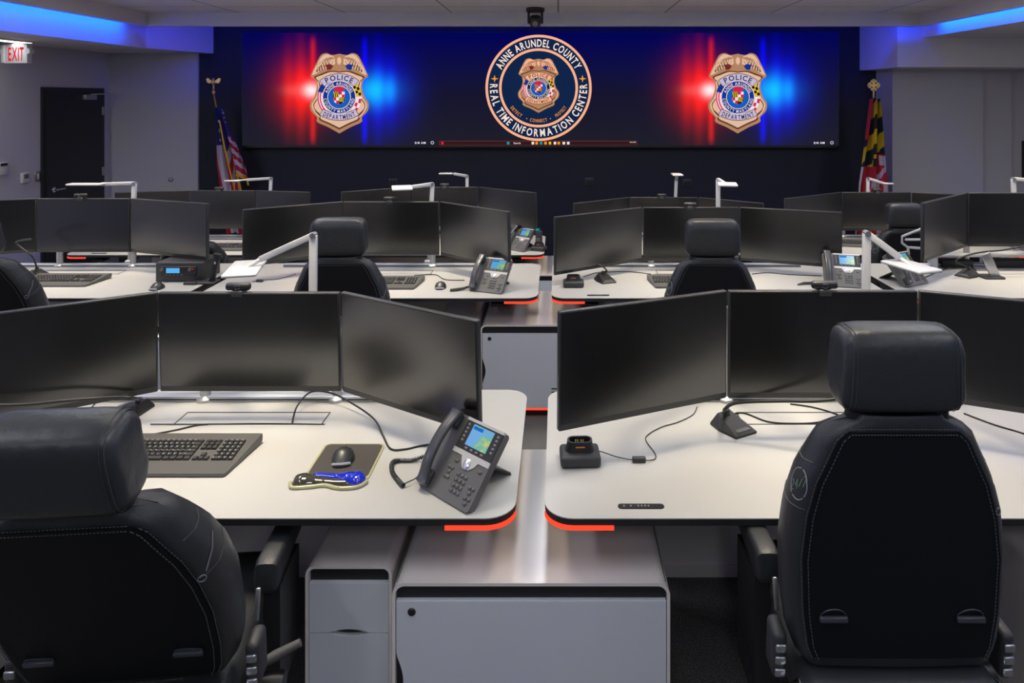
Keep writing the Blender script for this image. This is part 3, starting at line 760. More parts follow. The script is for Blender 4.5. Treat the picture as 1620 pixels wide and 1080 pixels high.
for row in (1, 2, 3):
    for bi, bx in ((0, -2.245), (1, -.077), (2, 2.085)):
        where = ['between the far-left and centre-left desks', 'between the two centre desks', 'between the centre-right and far-right desks'][bi]
        main_cabinet(row, bx, 'grey-fronted white cabinet %s of the %s' % (where, ROWN[row]))
        pedestal(row, bx-.396-.006-.14, 'narrow two-drawer pedestal left of the cabinet %s, %s' % (where, ROWN[row]))

# ------------------------------------------------------------------ monitors
MH = 0.372
def monitor(row, col, idx, L, Rr, ztop, tilt=0.0, dh=0.0):
    """L, Rr = (X, depth unit) of the front face's left and right ends"""
    a = Vector((L[0], L[1]*K, 0)); b = Vector((Rr[0], Rr[1]*K, 0)); w = (b-a).length; c = (a+b)/2
    yaw = math.atan2(b.y-a.y, b.x-a.x); h = MH+dh
    nm = ['left', 'middle', 'right'][idx]
    o = thing('monitor', 'wide black monitor, %s one of three on the %s desk of the %s' % (nm, COLN[col], ROWN[row]), 'monitor', (c.x, c.y, ztop-h), yaw, 'switched-off black monitors')
    w2 = w/2-.001
    def hs():
        mb = MB(); mb.box(-w2, w2, .001, .022, 0, h, .003)
        mb.box(-w2*.72, w2*.72, .018, .045, h*.12, h*.85, .02, 3); mb.box(-.06, .06, .04, .056, h*.38, h*.62, .003); return mb
    tm = T((0, 0, h/2)) @ R(tilt, 'X') @ T((0, 0, -h/2))
    kk = '%.3f_%.3f' % (w, h)
    obj('housing', hs, BEZEL, o, tm, key='mh'+kk)
    obj('screen', lambda: MB().box(-w2+.006, w2-.006, -.001, .002, .022, h-.005), SCREEN, o, tm, key='ms'+kk)
    return o
H1 = .7175
GR = {  # (row, col): centre left px, centre right px, unit depth, drop of the top below the lens, outer ends
    (1, 1): dict(c=(250, 538), d=3.11, H=H1, lo=(-2.03, 2.69), ro=(-.258, 2.708), t=3.0),
    (1, 2): dict(c=(1152, 1453), d=2.945, H=.675, lo=(0.003, 2.65), ro=(1.83, 2.66), t=1.0, dh=.006),
    (2, 0): dict(c=(57, 205), d=5.83, H=.696, lo=(-4.20, 5.55), ro=(-2.315, 5.547)),
    (2, 1): dict(c=(543, 695), d=5.83, H=H1, lo=(-2.03, 5.41), ro=(-.311, 5.306), t=2.0),
    (2, 2): dict(c=(1017, 1170), d=5.85, H=.76, lo=(-.020, 5.37), ro=(1.89, 5.595)),
    (2, 3): dict(c=(1532, 1684), d=5.83, H=.657, lo=(2.29, 5.27), ro=None),
    (3, 0): dict(c=(300, 403), d=8.17, H=.8975, lo=(-4.21, 7.98), ro=(-2.37, 8.03)),
    (3, 1): dict(c=(650, 756), d=8.17, H=.864, lo=(-1.995, 7.74), ro=(-.205, 7.68)),
    (3, 2): dict(c=(997, 1104), d=8.17, H=.964, lo=(.145, 7.71), ro=(1.88, 7.71)),
    (3, 3): dict(c=(1332, 1442), d=8.17, H=.915, lo=(2.07, 7.66), ro=(4.05, 7.86)),
}
MONC = {}
for (row, col), g in GR.items():
    d = g['d']; xl = (g['c'][0]-883)*d/1331; xr = (g['c'][1]-883)*d/1331; zt_ = HC-g['H']; t = math.radians(g.get('t', 0)); dh = g.get('dh', 0)
    dl = d+g.get('dy', 0)
    monitor(row, col, 1, (xl+.001, dl), (xr-.001, d), zt_, t, dh)
    monitor(row, col, 0, g['lo'], (xl-.002, d+.006), zt_, t*.6, dh)
    if g['ro']: monitor(row, col, 2, (xr+.002, d+.006), g['ro'], zt_, t*.6, dh)
    MONC[(row, col)] = ((xl+xr)/2, d*K, zt_, (xr-xl), dh)
    # rail at the back of the desk with two poles and arms
    mx = (xl+xr)/2; my = FRONT[row]+.745; z0 = ROWZ[row]+DT
    o = thing('monitor_mount', 'pale metal rail with poles carrying the monitors of the %s desk, %s' % (COLN[col], ROWN[row]), 'monitor mount', (mx, my, z0), 0, 'monitor rails on the desks')
    rail = obj('rail', lambda: MB().box(-.80, .80, .0, .045, 0, .022, .003), RAIL, o, key='rail')
    obj('slot', lambda: MB().box(-.79, .79, -.0015, .001, .008, .013), EDGE, rail, key='railslot')
    zc = zt_-MH/2-z0
    for sg in (-1, 1):
        px = sg*.262
        obj('pole', MB().at(T((px, .02, 0))).lathe([(0, 0), (.034, 0), (.034, .012), (.020, .022), (.020, zc+.03), (0, zc+.03)], 20), BRUSH, o)
        yb = d*K-my+.06
        if yb < -.01:
            mb = MB(); mb.tube([(px, .02, zc), (px*.35, yb*.5, zc+.0), (px*.1+.03*sg, yb+.005, zc)], .014, 8)
            s_ = g['lo'] if sg < 0 else g['ro']
            if s_:
                ex_ = ((s_[0]+(xl if sg < 0 else xr))/2-mx); ey = ((s_[1]+d)/2*K-my)+.055
                mb.tube([(px, .02, zc-.02), (ex_*.8+px*.2, ey*.6, zc-.02), (ex_, ey, zc-.01)], .014, 8)
            obj('arm', mb, BRUSH, o)

def webcam(row, col, px, dz=0.0):
    cx, cy, zt_, w, dh = MONC[(row, col)]
    x = (px-883)*(cy/K)/1331
    o = thing('webcam', 'small black webcam clipped on top of the middle monitor, %s desk, %s' % (COLN[col], ROWN[row]), 'webcam', (x, cy+.005, zt_), 0, 'webcams on the middle monitors')
    obj('body', lambda: MB().box(-.046, .046, -.012, .014, .006, .034, .011, 3), BLACK, o, key='wb')
    obj('mount', lambda: MB().box(-.022, .022, -.016, .03, -.016, .007, .004), DGREY, o, key='wm')
    obj('lens', lambda: MB().at(T((.0, -.012, .020))).lathe([(0, -.004), (.008, -.004), (.012, 0), (0, 0)], 16, 'y'), mat('lens_glass', (.02, .02, .03), .1, coat=1), o, key='wl')
for a in ((1, 1, 376), (1, 2, 1305), (2, 0, 127), (2, 1, 617), (2, 2, 1092), (3, 0, 346), (3, 1, 703), (3, 2, 1047), (3, 3, 1388)): webcam(*a)

# ------------------------------------------------------------------ desk lamps
def lamp(base, top, elbow, head, yaw, size, label):
    """world points; head = centre of the flat head"""
    b = Vector(base); o = thing('desk_lamp', label, 'desk lamp', b, 0, 'white desk lamps')
    t = Vector(top)-b; e = Vector(elbow)-b; h = Vector(head)-b
    obj('base', MB().lathe([(0, 0), (.034, 0), (.034, .025), (.02, .032), (0, .032)], 24), WHITE, o)
    def bar(p, q, w, th, z=0):
        p, q = Vector(p), Vector(q); ax = (q-p); L = ax.length; ax.normalize()
        side = ax.cross(Vector((0, 1, 0)) if abs(ax.y) < .9 else Vector((1, 0, 0))).normalized(); up = side.cross(ax).normalized()
        M = Matrix((( ax.x, side.x, up.x, p.x), (ax.y, side.y, up.y, p.y), (ax.z, side.z, up.z, p.z), (0, 0, 0, 1)))
        mb = MB(); mb.M = M; mb.box(0, L, -w/2, w/2, -th/2, th/2, .003); return mb
    obj('post', bar((0, 0, .015), t, .030, .022), WHITE, o)
    obj('joint', MB().at(T(t)).lathe([(0, -.016), (.012, -.016), (.013, 0), (.012, .016), (0, .016)], 16, 'y'), BRUSH, o)
    obj('arm', bar(t, e, .026, .020), WHITE, o)
    mb = MB(); mb.M = T(h) @ R(yaw, 'Z'); mb.box(-size[0]/2, size[0]/2, -size[1]/2, size[1]/2, -.007, .007, .006, 2); mb.M = I4.copy(); mb.tube([e, (e+h)/2, h], .009)
    hd = obj('lamp_head', mb, WHITE, o)
    mb = MB(); mb.M = T(h) @ R(yaw, 'Z'); mb.box(-size[0]/2+.012, size[0]/2-.012, -size[1]/2+.012, size[1]/2-.012, -.0085, -.0068)
    obj('light_panel', mb, mat('lamp_diffuser', (0.8, 0.78, 0.7), 0.5), hd)
lamp((-1.003, 2.782, DT), D2(496, 372, 3.43), D2(412, 410, 3.48), (-1.285, 2.80, 1.243), math.radians(104), (.25, .13), 'white angled desk lamp rising behind the front-row monitors, left of centre')
lamp((1.250, 2.782, DT), D2(1371, 369, 3.43), D2(1424, 408, 3.40), (1.395, 2.70, 1.277), math.radians(108), (.20, .115), 'white angled desk lamp rising behind the front-row monitors, right side')
def lamp_at(row, post, top, elbow, hd, d, dh_, yaw, size, label):
    d += .12; p = D2(post[0], post[1], d); t = D2(*top, d); e = D2(*elbow, d+dh_/2); h = D2(*hd, d+dh_)
    lamp((p.x, p.y, ROWZ[row]+DT), t, e, h, yaw, size, label)
lamp_at(2, (206, 318), (213, 290), (160, 291.5), (135, 291.5), 5.98, -.1, 0, (.24, .07), 'white desk lamp with arm stretched left before the black door')
lamp_at(2, (679, 318), (684, 291), (650, 296), (636, 297), 5.98, -.2, math.radians(15), (.14, .20), 'white desk lamp behind the centre-left monitors of the middle row, head to the left')
lamp_at(2, (1136, 330), (1136, 284), (1147, 291), (1151, 291.5), 5.98, -.3, math.radians(-10), (.13, .16), 'white desk lamp with short arm behind the centre-right monitors of the middle row')
lamp_at(2, (1608, 310), (1603, 283), (1630, 285), (1650, 287), 5.98, -.1, 0, (.2, .1), 'white desk lamp cut by the right edge of the view')
lamp_at(3, (424, 302), (429, 282), (390, 284.5), (368, 286), 8.3, -.1, 0, (.15, .05), 'thin white desk lamp reaching towards the left flag')
lamp_at(3, (739, 298), (739, 278.5), (718, 275), (705, 274.5), 8.3, -.1, 0, (.13, .06), 'thin white desk lamp in the back row, left of the room centre')
lamp_at(3, (1066, 314), (1070, 284), (1071, 277), (1071, 276), 8.3, -.3, 0, (.10, .16), 'white desk lamp seen head-on in the back row, right of centre')
lamp_at(3, (1371, 304), (1373, 282), (1398, 290), (1405, 290.5), 8.3, -.1, 0, (.10, .05), 'thin white desk lamp standing in front of the right flag')

# ------------------------------------------------------------------ keyboards, mice, pads
def keyboard(x, y, row, yaw, label):
    o = thing('keyboard', label, 'keyboard', (x, y, ROWZ[row]+DT), yaw, 'black computer keyboards')
    def body():
        mb = MB(); w = .228
        prof = [(-.115, .004), (-.112, .012), (-.05, .016), (.10, .034), (.108, .032), (.108, .012), (.1, .004)]
        rings = []
        for x_, s_ in ((-w, .90), (-w+.006, 1), (w-.006, 1), (w, .90)):
            sk = .012 if x_ > 0 else -.012
            rings.append([(x_+sk*(p[0]/.1), p[0]*(1 if abs(x_) < w else .96), p[1]) for p in prof])
        mb.loft(rings); mb.sm = [False]*len(mb.sm); return mb
    obj('body', body, mat('keyboard_grey', (0.09, 0.088, 0.086), 0.42), o, key='kb')
    def keys():
        mb = MB(); sl = math.atan2(.018, .15)
        mb.M = T((0, -.05, .016)) @ R(sl, 'X')
        def key(x0, x1, y0, y1):
            g_ = .0012; h_ = .0065
            v = [(x0+g_, y0+g_, 0), (x1-g_, y0+g_, 0), (x1-g_, y1-g_, 0), (x0+g_, y1-g_, 0), (x0+.0028, y0+.0026, h_), (x1-.0028, y0+.0026, h_), (x1-.0028, y1-.002, h_), (x0+.0028, y1-.002, h_)]
            mb.add(v, [(3, 2, 1, 0), (4, 5, 6, 7), (0, 1, 5, 4), (1, 2, 6, 5), (2, 3, 7, 6), (3, 0, 4, 7)], False)
        u = .0185
        for r_ in range(6):
            y0 = .006+r_*u; y1 = y0+(u if r_ < 5 else u*.7); xx = -.214
            if r_ == 0: ws = [1.25, 1.25, 1.25, 6.25, 1.25, 1.25, 1.25, 1.25]
            elif r_ == 1: ws = [2.25]+[1]*10+[2.75]
            elif r_ == 2: ws = [1.75]+[1]*11+[2.25]
            elif r_ == 3: ws = [1.5]+[1]*12+[1.5]
            elif r_ == 4: ws = [1]*13+[2]
            else: ws = [1]*15
            for q in ws: key(xx, xx+q*u, y0, y1); xx += q*u
            if r_ in (0, 3, 4, 5) or r_ == 1:
                for i in range(3):
                    if r_ == 1 and i != 1: continue
                    key(.070+i*u, .070+(i+1)*u, y0, y1)
            for i in range(4):
                if r_ == 0 and i == 0: key(.133, .133+2*u*.98, y0, y1)
                elif r_ == 0 and i == 1: continue
                else: key(.133+i*u*.98, .133+(i+1)*u*.98, y0, y1)
        return mb
    obj('keys', keys, mat('key_black', (0.03, 0.03, 0.032), 0.5), o, key='kk')
    def legends():
        mb = MB(); sl = math.atan2(.018, .15); mb.M = T((0, -.05, .016)) @ R(sl, 'X'); u = .0185
        rnd = random.Random(3)
        for r_ in range(6):
            y0 = .006+r_*u
            for i in range(14 if r_ else 8):
                x_ = -.214+i*u+.004+(r_*.004 if r_ < 4 else 0); w_ = rnd.choice((.003, .004, .005)); mb.box(x_, x_+w_, y0+.009, y0+.0125, .0066, .00675)
            for i in range(4): x_ = .133+i*u+.004; mb.box(x_, x_+.004, y0+.008, y0+.012, .0066, .00675)
        return mb
    obj('legends', legends, LGREY, o, key='kl')
    return o
keyboard(-1.272, 2.278, 1, 0, 'dark grey full-size keyboard beside the left front chair headrest')
keyboard(-3.225, 4.46, 2, 0, 'dark grey keyboard on the far-left desk in front of the radio unit')
keyboard(-1.12, 4.40, 2, 0, 'dark grey keyboard beside the chair on the centre-left desk of the middle row')
keyboard(.83, 4.43, 2, 0, 'dark grey keyboard on the centre-right desk of the middle row, half behind a headrest')
keyboard(3.50, 4.50, 2, 0, 'dark grey keyboard cut by the right edge of the view')
keyboard(-3.08, 6.28, 3, 0, 'small distant keyboard seen between monitors on the back row, left')
keyboard(2.86, 6.42, 3, math.radians(-12), 'small distant keyboard seen on the back row, right')

def mouse(x, y, z, yaw, label):
    o = thing('computer_mouse', label, 'computer mouse', (x, y, z), yaw, 'dark computer mice')
    def body():
        mb = MB(); rings = []
        for i in range(13):
            t = i/12; yy = -.052+.104*t; s_ = math.sin(PI*min(1, max(0, .04+t*.92)))**.5
            wd_ = .039*s_*(1-.12*t); h_ = .037*(math.sin(PI*(.12+.80*(1-t)*.95))**.8)*s_ + .004
            rings.append([(wd_*math.cos(a)*1.0, yy, max(0, h_*math.sin(a)**.8 if math.sin(a) > 0 else 0)) for a in [PI*k/10 for k in range(11)]])
        mb.loft(rings, True, True); return mb
    obj('body', body, mat('mouse_dark', (0.03, 0.032, 0.036), 0.35), o, key='mo')
    obj('side_trim', lambda: MB().at(T((0, -.0496, .0))).tube([(-.028, .010, .007), (-.018, .002, .010), (0, -.001, .011), (.018, .002, .010), (.028, .010, .007)], .0046, 6), mat('mouse_silver', (.35, .36, .42), .3), o, key='mt')
    obj('scroll_wheel', lambda: MB().at(T((0, .03, .026))).lathe([(0, -.003), (.009, -.003), (.009, .003), (0, .003)], 12, 'x'), BLACK, o, key='mw')
pad = thing('mouse_pad', 'brown-grey mouse pad with clear rim beside the desk phone', 'mouse pad', (-.702, 2.245, DT))
obj('base', MB().prism(rrect(-.104, .104, -.10, .125, .02), 0, .004), mat('pad_rim', (.42, .40, .22), .25, coat=.5), pad)
obj('surface', MB().prism(rrect(-.097, .097, -.085, .118, .018), .004, .0055), mat('pad_fabric', (.055, .05, .046), .8, var=.1, vscale=80), pad)
def lerp_tab(tb, t):
    for (a, x), (b, y) in zip(tb, tb[1:]):
        if a <= t <= b: k = (t-a)/(b-a); k = k*k*(3-2*k); return x+(y-x)*k
    return tb[-1][1]
def gel(pts, r0):
    mb = MB(); P = smoothpath(pts, 6); n = len(P); rad = []
    for i in range(n):
        t = i/(n-1); rad.append(r0(t))
    rings = []
    for i, p in enumerate(P):
        rr = rad[i]; rings.append([(p.x, p.y+rr*1.25*math.cos(a), max(.001, p.z+rr*.85*math.sin(a))) for a in [2*PI*k/16 for k in range(16)]])
    mb.loft(rings); return mb
gr_ = obj('wrist_rest', gel([(-.125, -.11, .006), (-.10, -.108, .006), (-.04, -.112, .006), (.02, -.118, .006), (.07, -.114, .006)], lambda t: lerp_tab([(0, .008), (.12, .020), (.28, .024), (.5, .013), (.8, .010), (1, .006)], t)), mat('gel_smoke', (.05, .045, .035), .06, coat=1, spec=.8), pad); gr_['label'] = 'smoky glossy gel rest'
gb_ = obj('wrist_rest', gel([(-.075, -.078, .008), (-.05, -.08, .008), (0, -.088, .008), (.05, -.10, .008), (.098, -.105, .006)], lambda t: lerp_tab([(0, .003), (.15, .007), (.5, .009), (.72, .020), (.88, .025), (1, .008)], t)), mat('gel_blue', (.01, .025, .55), .06, coat=1, spec=.8), pad); gb_['label'] = 'bright blue glossy gel rest'
obj('rim', MB().tube(smoothpath([(-.132, -.118, .005), (-.115, -.145, .005), (-.06, -.14, .005), (-.02, -.132, .005), (.03, -.148, .005), (.085, -.14, .005), (.105, -.11, .005)], 5), .006, 8), mat('pad_rim', (.42, .40, .22), .25), pad)
mouse(-.712, 2.262, DT+.0055, math.radians(8), 'dark mouse with silver rear edge on the gel mouse pad')
mouse(-2.53, 4.31, DT, math.radians(-8), 'dark mouse in front of the radio unit with blue display')
mouse(-.746, 4.33, DT, 0, 'dark mouse between keyboard and phone on the centre-left desk of the middle row')

# ------------------------------------------------------------------ telephones
PSIL = mat('phone_silver', (.52, .51, .50), .3, metal=.2)
def phone_screen():
    m = bpy.data.materials.new('phone_display'); m.use_nodes = True; nt = m.node_tree; b = nt.nodes['Principled BSDF']
    tc = nt.nodes.new('ShaderNodeTexCoord'); n = nt.nodes.new('ShaderNodeTexNoise'); n.inputs['Scale'].default_value = 22
    r = nt.nodes.new('ShaderNodeValToRGB'); e = r.color_ramp.elements
    e[0].position = .50; e[0].color = (*s2l(90, 165, 225), 1); e[1].position = .74; e[1].color = (*s2l(200, 200, 90), 1); q = e.new(.62); q.color = (*s2l(90, 180, 160), 1)
    nt.links.new(tc.outputs['Object'], n.inputs['Vector']); nt.links.new(n.outputs['Fac'], r.inputs[0])
    nt.links.new(r.outputs[0], b.inputs['Emission Color']); b.inputs['Emission Strength'].default_value = .85; b.inputs['Base Color'].default_value = (.01, .01, .01, 1); b.inputs['Roughness'].default_value = .15
    return m
PSCR = phone_screen(); PBAR = emat('phone_banner', (20, 110, 190))
PBODY = mat('phone_graphite', (.11, .11, .108), .42)
PKEY = mat('phone_key', (.10, .10, .10), .35)
def phone(p, yaw, label, tilt=48, row=1):
    """p = world position of the bottom centre edge of the face"""
    o = thing('desk_phone', label, 'telephone', p, yaw, 'grey desk telephones with colour displays')
    F = T((0, 0, .006)) @ R(math.radians(tilt), 'X')        # face frame: x right, y up the face, z out
    W2 = .115; L = .235
    def body():
        mb = MB(); mb.M = F; mb.prism(rrect(-W2, W2, 0, L, .012, 4), -.026, 0); return mb
    obj('body', body, PBODY, o, key='phb')
    def stand():
        mb = MB(); mb.M = I4.copy()
        c = math.cos(math.radians(48)); 
        v = [(-.05, L*c*.62, .006+L*.62*.74-.02), (.05, L*c*.62, .006+L*.62*.74-.02), (.06, L*c+.075, .0), (-.06, L*c+.075, .0)]
        v2 = [(a, b+.004, c_-.012 if c_ > .02 else 0.0) for a, b, c_ in v]; v = [(a, b, c_ if c_ > .02 else .010) for a, b, c_ in v]
        mb.add(v+v2, [(0, 1, 2, 3), (7, 6, 5, 4), (0, 4, 5, 1), (1, 5, 6, 2), (2, 6, 7, 3), (3, 7, 4, 0)], False)
        return mb
    obj('stand', stand, DGREY, o, key='phs')
    def silver():
        mb = MB(); mb.M = F
        x0 = -.048; pts = [(x0, .128)]
        pts += [(x0+.045, .128), (x0+.058, .108), (.031-.012, .098), (.033, .096), (.047, .098), (.062, .110), (.072, .126), (W2-.001, .126), (W2-.001, .142), (x0, .142)]
        mb.prism(pts, 0, .003); mb.prism([(x0, .226), (W2-.001, .226), (W2-.001, .2345), (x0, .2345)], -.005, .004); return mb
    obj('silver_trim', silver, PSIL, o, key='pht')
    def bez():
        mb = MB(); mb.M = F; mb.box(-.046, W2-.002, .143, .226, -.001, .0035); return mb
    bz = obj('display_bezel', bez, BLACK, o, key='phz')
    def scr():
        mb = MB(); mb.M = F; mb.box(-.012, .080, .158, .221, .0034, .0042); mb.mi = 1; mb.box(-.008, .034, .207, .217, .0042, .0045); return mb
    obj('display', scr, [PSCR, PBAR], bz, key='phd')
    def keys():
        mb = MB(); mb.M = F
        def k(x, y, w, h): mb.box(x-w/2, x+w/2, y-h/2, y+h/2, 0, .004, .0015, 1)
        for r_ in range(4):
            for c_ in range(3): k(.018+c_*.0165, .078-r_*.0155, .012, .010)
        for c_, r_ in ((0, 0), (1, 0), (0.5, 1)):
            k(-.030+c_*.015, .085-r_*.013, .011, .009); k(.082+c_*.015, .060-r_*.013, .011, .009)
        for x, y in ((-.022, .058), (.082, .032), (.098, .032), (.090, .018), (-.012, .108), (.092, .108)): k(x, y, .013 if y != .058 else .026, .009)
        return mb
    obj('keypad', keys, PKEY, o, key='phk')
    def skeys():
        mb = MB(); mb.M = F
        for i in range(5):
            mb.box(-.036, -.026, .163+i*.012, .170+i*.012, .003, .0052, .001, 1); mb.box(.094, .104, .163+i*.012, .170+i*.012, .003, .0052, .001, 1)
        for i in range(4): mb.box(-.006+i*.023, .006+i*.023, .147, .153, .003, .0052, .001, 1)
        return mb
    obj('softkeys', skeys, mat('softkey', (.2, .2, .2), .4), bz, key='phsk')
    def nav():
        mb = MB(); mb.M = F @ T((.033, .112, .003)) @ Matrix.Diagonal((1, 1.15, 1, 1)); mb.lathe([(0, 0), (.0135, 0), (.0135, .003), (.011, .0045), (0, .005)], 20); return mb
    obj('navigation_button', nav, mat('nav_silver', (.6, .62, .68), .2, metal=.5), o, key='phn')
    def hand():
        mb = MB(); mb.M = F; P = [(-.085, .006, .016), (-.085, .03, .024), (-.085, .07, .040), (-.085, .12, .046), (-.085, .17, .042), (-.085, .212, .030), (-.085, .238, .020)]
        P = smoothpath(P, 4); rings = []
        n = len(P)
        for i, q in enumerate(P):
            t = i/(n-1); e = abs(t-.5)*2
            w = .019+.006*e**3; h = .009+.010*e**4
            if i in (0, n-1): w *= .6; h *= .5
            rings.append([(q.x+w*math.copysign(abs(math.cos(a))**.6, math.cos(a)), q.y, q.z+h*math.copysign(abs(math.sin(a))**.6, math.sin(a))) for a in [2*PI*k/16 for k in range(16)]])
        mb.loft(rings)
        mb.lathe([(0, 0)], 3) if False else None
        return mb
    h_ = obj('handset', hand, mat('handset_graphite', (.06, .062, .07), .28), o, key='phh')
    def cups():
        mb = MB(); mb.M = F; mb.box(-.105, -.066, .008, .055, .0, .018, .008); mb.box(-.105, -.066, .185, .232, .0, .024, .008); return mb
    obj('earpiece', cups, DGREY, h_, key='phc')
    return o
b0 = onz(662, 770, DT); b1 = onz(737, 815, DT); m_ = (b0+b1)/2
phone((m_.x-.0, m_.y, DT), math.atan2(b1.y-b0.y, b1.x-b0.x), 'large grey desk phone with lit display at the front corner of the left desk')
def phone_px(a, b, z, label, row):
    b0 = onz(*a, z); b1 = onz(*b, z); m_ = (b0+b1)/2
    phone((m_.x, m_.y, z), math.atan2(b1.y-b0.y, b1.x-b0.x), label, 48, row)
phone_px((741, 460), (792, 466), DT, 'grey desk phone with lit display on the centre-left desk of the middle row', 2)
phone_px((1305, 453), (1366, 457), DT, 'grey desk phone with lit display on the centre-right desk of the middle row', 2)
phone_px((1427, 457), (1476, 447), DT, 'grey desk phone under the right lamp head', 2)
phone_px((799, 394), (826, 399), DT-.18, 'small distant desk phone beside a radio on the back-row desk', 3)
# coiled cord of the front phone and cables
def cable(label, pts, r, name='cable', m=None, group=None, k=8):
    P = smoothpath(pts, k); c = Vector(P[0]); mb = MB(); mb.tube([p-c for p in P], r, 6)
    o = obj(name, mb, m or BLACK); o.location = c; tag(o, label, 'cable', group); return o
def on(x, y, row=1, dz=.003): 
    p = onz(x, y, ROWZ[row]+DT); return (p.x, p.y, p.z+dz)
pts = smoothpath([on(690, 728, 1, .03), on(655, 731, 1, .008), on(624, 733, 1, .008), on(620, 748, 1, .008), on(630, 764, 1, .008), on(638, 772, 1, .008)], 20)
mb = MB(); c0 = Vector(pts[0]); hel = []
L_ = 0
for i in range(len(pts)-1):
    for j in range(6):
        t = j/6; p = pts[i].lerp(pts[i+1], t); d_ = (pts[i+1]-pts[i]).normalized(); a_ = Vector((0, 0, 1)); b_ = d_.cross(a_)
        ph = (i+t)*2*PI*.55
        hel.append(p-c0+(a_*math.cos(ph)+b_*math.sin(ph))*.0055)
mb.tube(hel, .0022, 5)
mb.tube([hel[-1], Vector(on(655, 764, 1, .012))-c0, Vector(on(668, 758, 1, .02))-c0], .0018, 5)
o = obj('coiled_cord', mb, DGREY); o.location = c0; tag(o, 'dark coiled handset cord looping left of the front desk phone', 'cord')
cable('dark cable arching from the desk lid to the front phone', [on(462, 671), on(470, 655, 1, .03), on(492, 640, 1, .05), on(525, 640, 1, .045), on(560, 652, 1, .03), on(592, 668, 1, .012), on(606, 690), on(618, 711), on(640, 712), on(668, 706), on(700, 706, 1, .012)], .0035)
cable('black cable lying along the desk behind the left front keyboard', [on(238, 672), on(300, 672), on(420, 671), on(512, 672)], .002)
cable('black cable beside the headrest behind the left front keyboard', [on(232, 690), on(275, 682), on(310, 674), on(330, 672)], .003)

# ------------------------------------------------------------------ radio chargers, microphones, radio
def charger(x, y, row, yaw, label, with_radio=False):
    o = thing('radio_charger', label, 'radio charger', (x, y, ROWZ[row]+DT), yaw, 'black radio charger cradles')
    def body():
        mb = MB(); mb.box(-.066, .066, -.05, .05, .0, .038, .012, 3); return mb
    obj('body', body, DGREY, o, key='chb')
    def cup():
        mb = MB(); out = rrect(-.036, .036, -.020, .020, .018, 6); inn = rrect(-.031, .031, -.0155, .0155, .0135, 6)
        n = len(out)
        rings = [[(p[0]*1.2, p[1]*1.35, .034) for p in out], [(p[0]*1.03, p[1]*1.08, .052) for p in out], [(p[0], p[1], .064) for p in out], [(p[0], p[1], .064) for p in inn], [(p[0]*.95, p[1]*.95, .040) for p in inn]]
        mb.M = T((0, .008, 0)) @ Matrix.Diagonal((1.15, 1.2, 1.08, 1)); mb.loft(rings); return mb
    cp_ = obj('cup', cup, BLACK, o, key='chc')
    def contacts():
        mb = MB()
        for x_ in (-.014, -.007, .004, .011): mb.box(x_, x_+.0035, .022, .024, .046, .060)
        return mb
    obj('contacts', contacts, mat('gold_contact', (.95, .75, .35), .4, metal=.2), cp_, key='chk')
    lb = obj('badge', lambda: MB().box(-.015, .015, -.0145, -.0135, .052, .056).box(-.012, .012, -.0125, -.0115, .0475, .050), mat('orange_print', (.75, .22, .02), .5), cp_, T((0, -.0065, .002)), key='cho')
    return o
c_ = charger(.072, 2.262, 1, math.radians(3), 'black radio charging cradle with gold contacts at the corner of the front right desk')
charger(.098, 4.37, 2, 0, 'black radio charging cradle on the centre-right desk of the middle row')
charger(-.175, 6.20, 3, math.radians(-20), 'black charging cradle holding the radio on the back-row desk')
rd = thing('handheld_radio', 'black handheld radio with teal top light standing in a charger on the back row', 'handheld radio', (-.175, 6.212, DT-.18+.058), math.radians(-20))
obj('body', MB().box(-.030, .030, -.017, .017, 0, .12, .008), DGREY, rd); obj('antenna', MB().tube([(-.018, 0, .118), (-.018, 0, .13), (-.018, 0, .32)], [.008, .007, .0045], 8), BLACK, rd)
obj('knob', MB().at(T((.012, 0, .12))).lathe([(.009, 0), (.009, .022), (0, .022)], 12), BLACK, rd)
obj('status_light', MB().box(-.028, .006, -.0175, .0175, .121, .136, .004), emat('teal_light', (20, 150, 140), .9), rd)
obj('keypad', MB().box(-.02, .02, -.019, -.016, .02, .055, .001), GREY, rd)
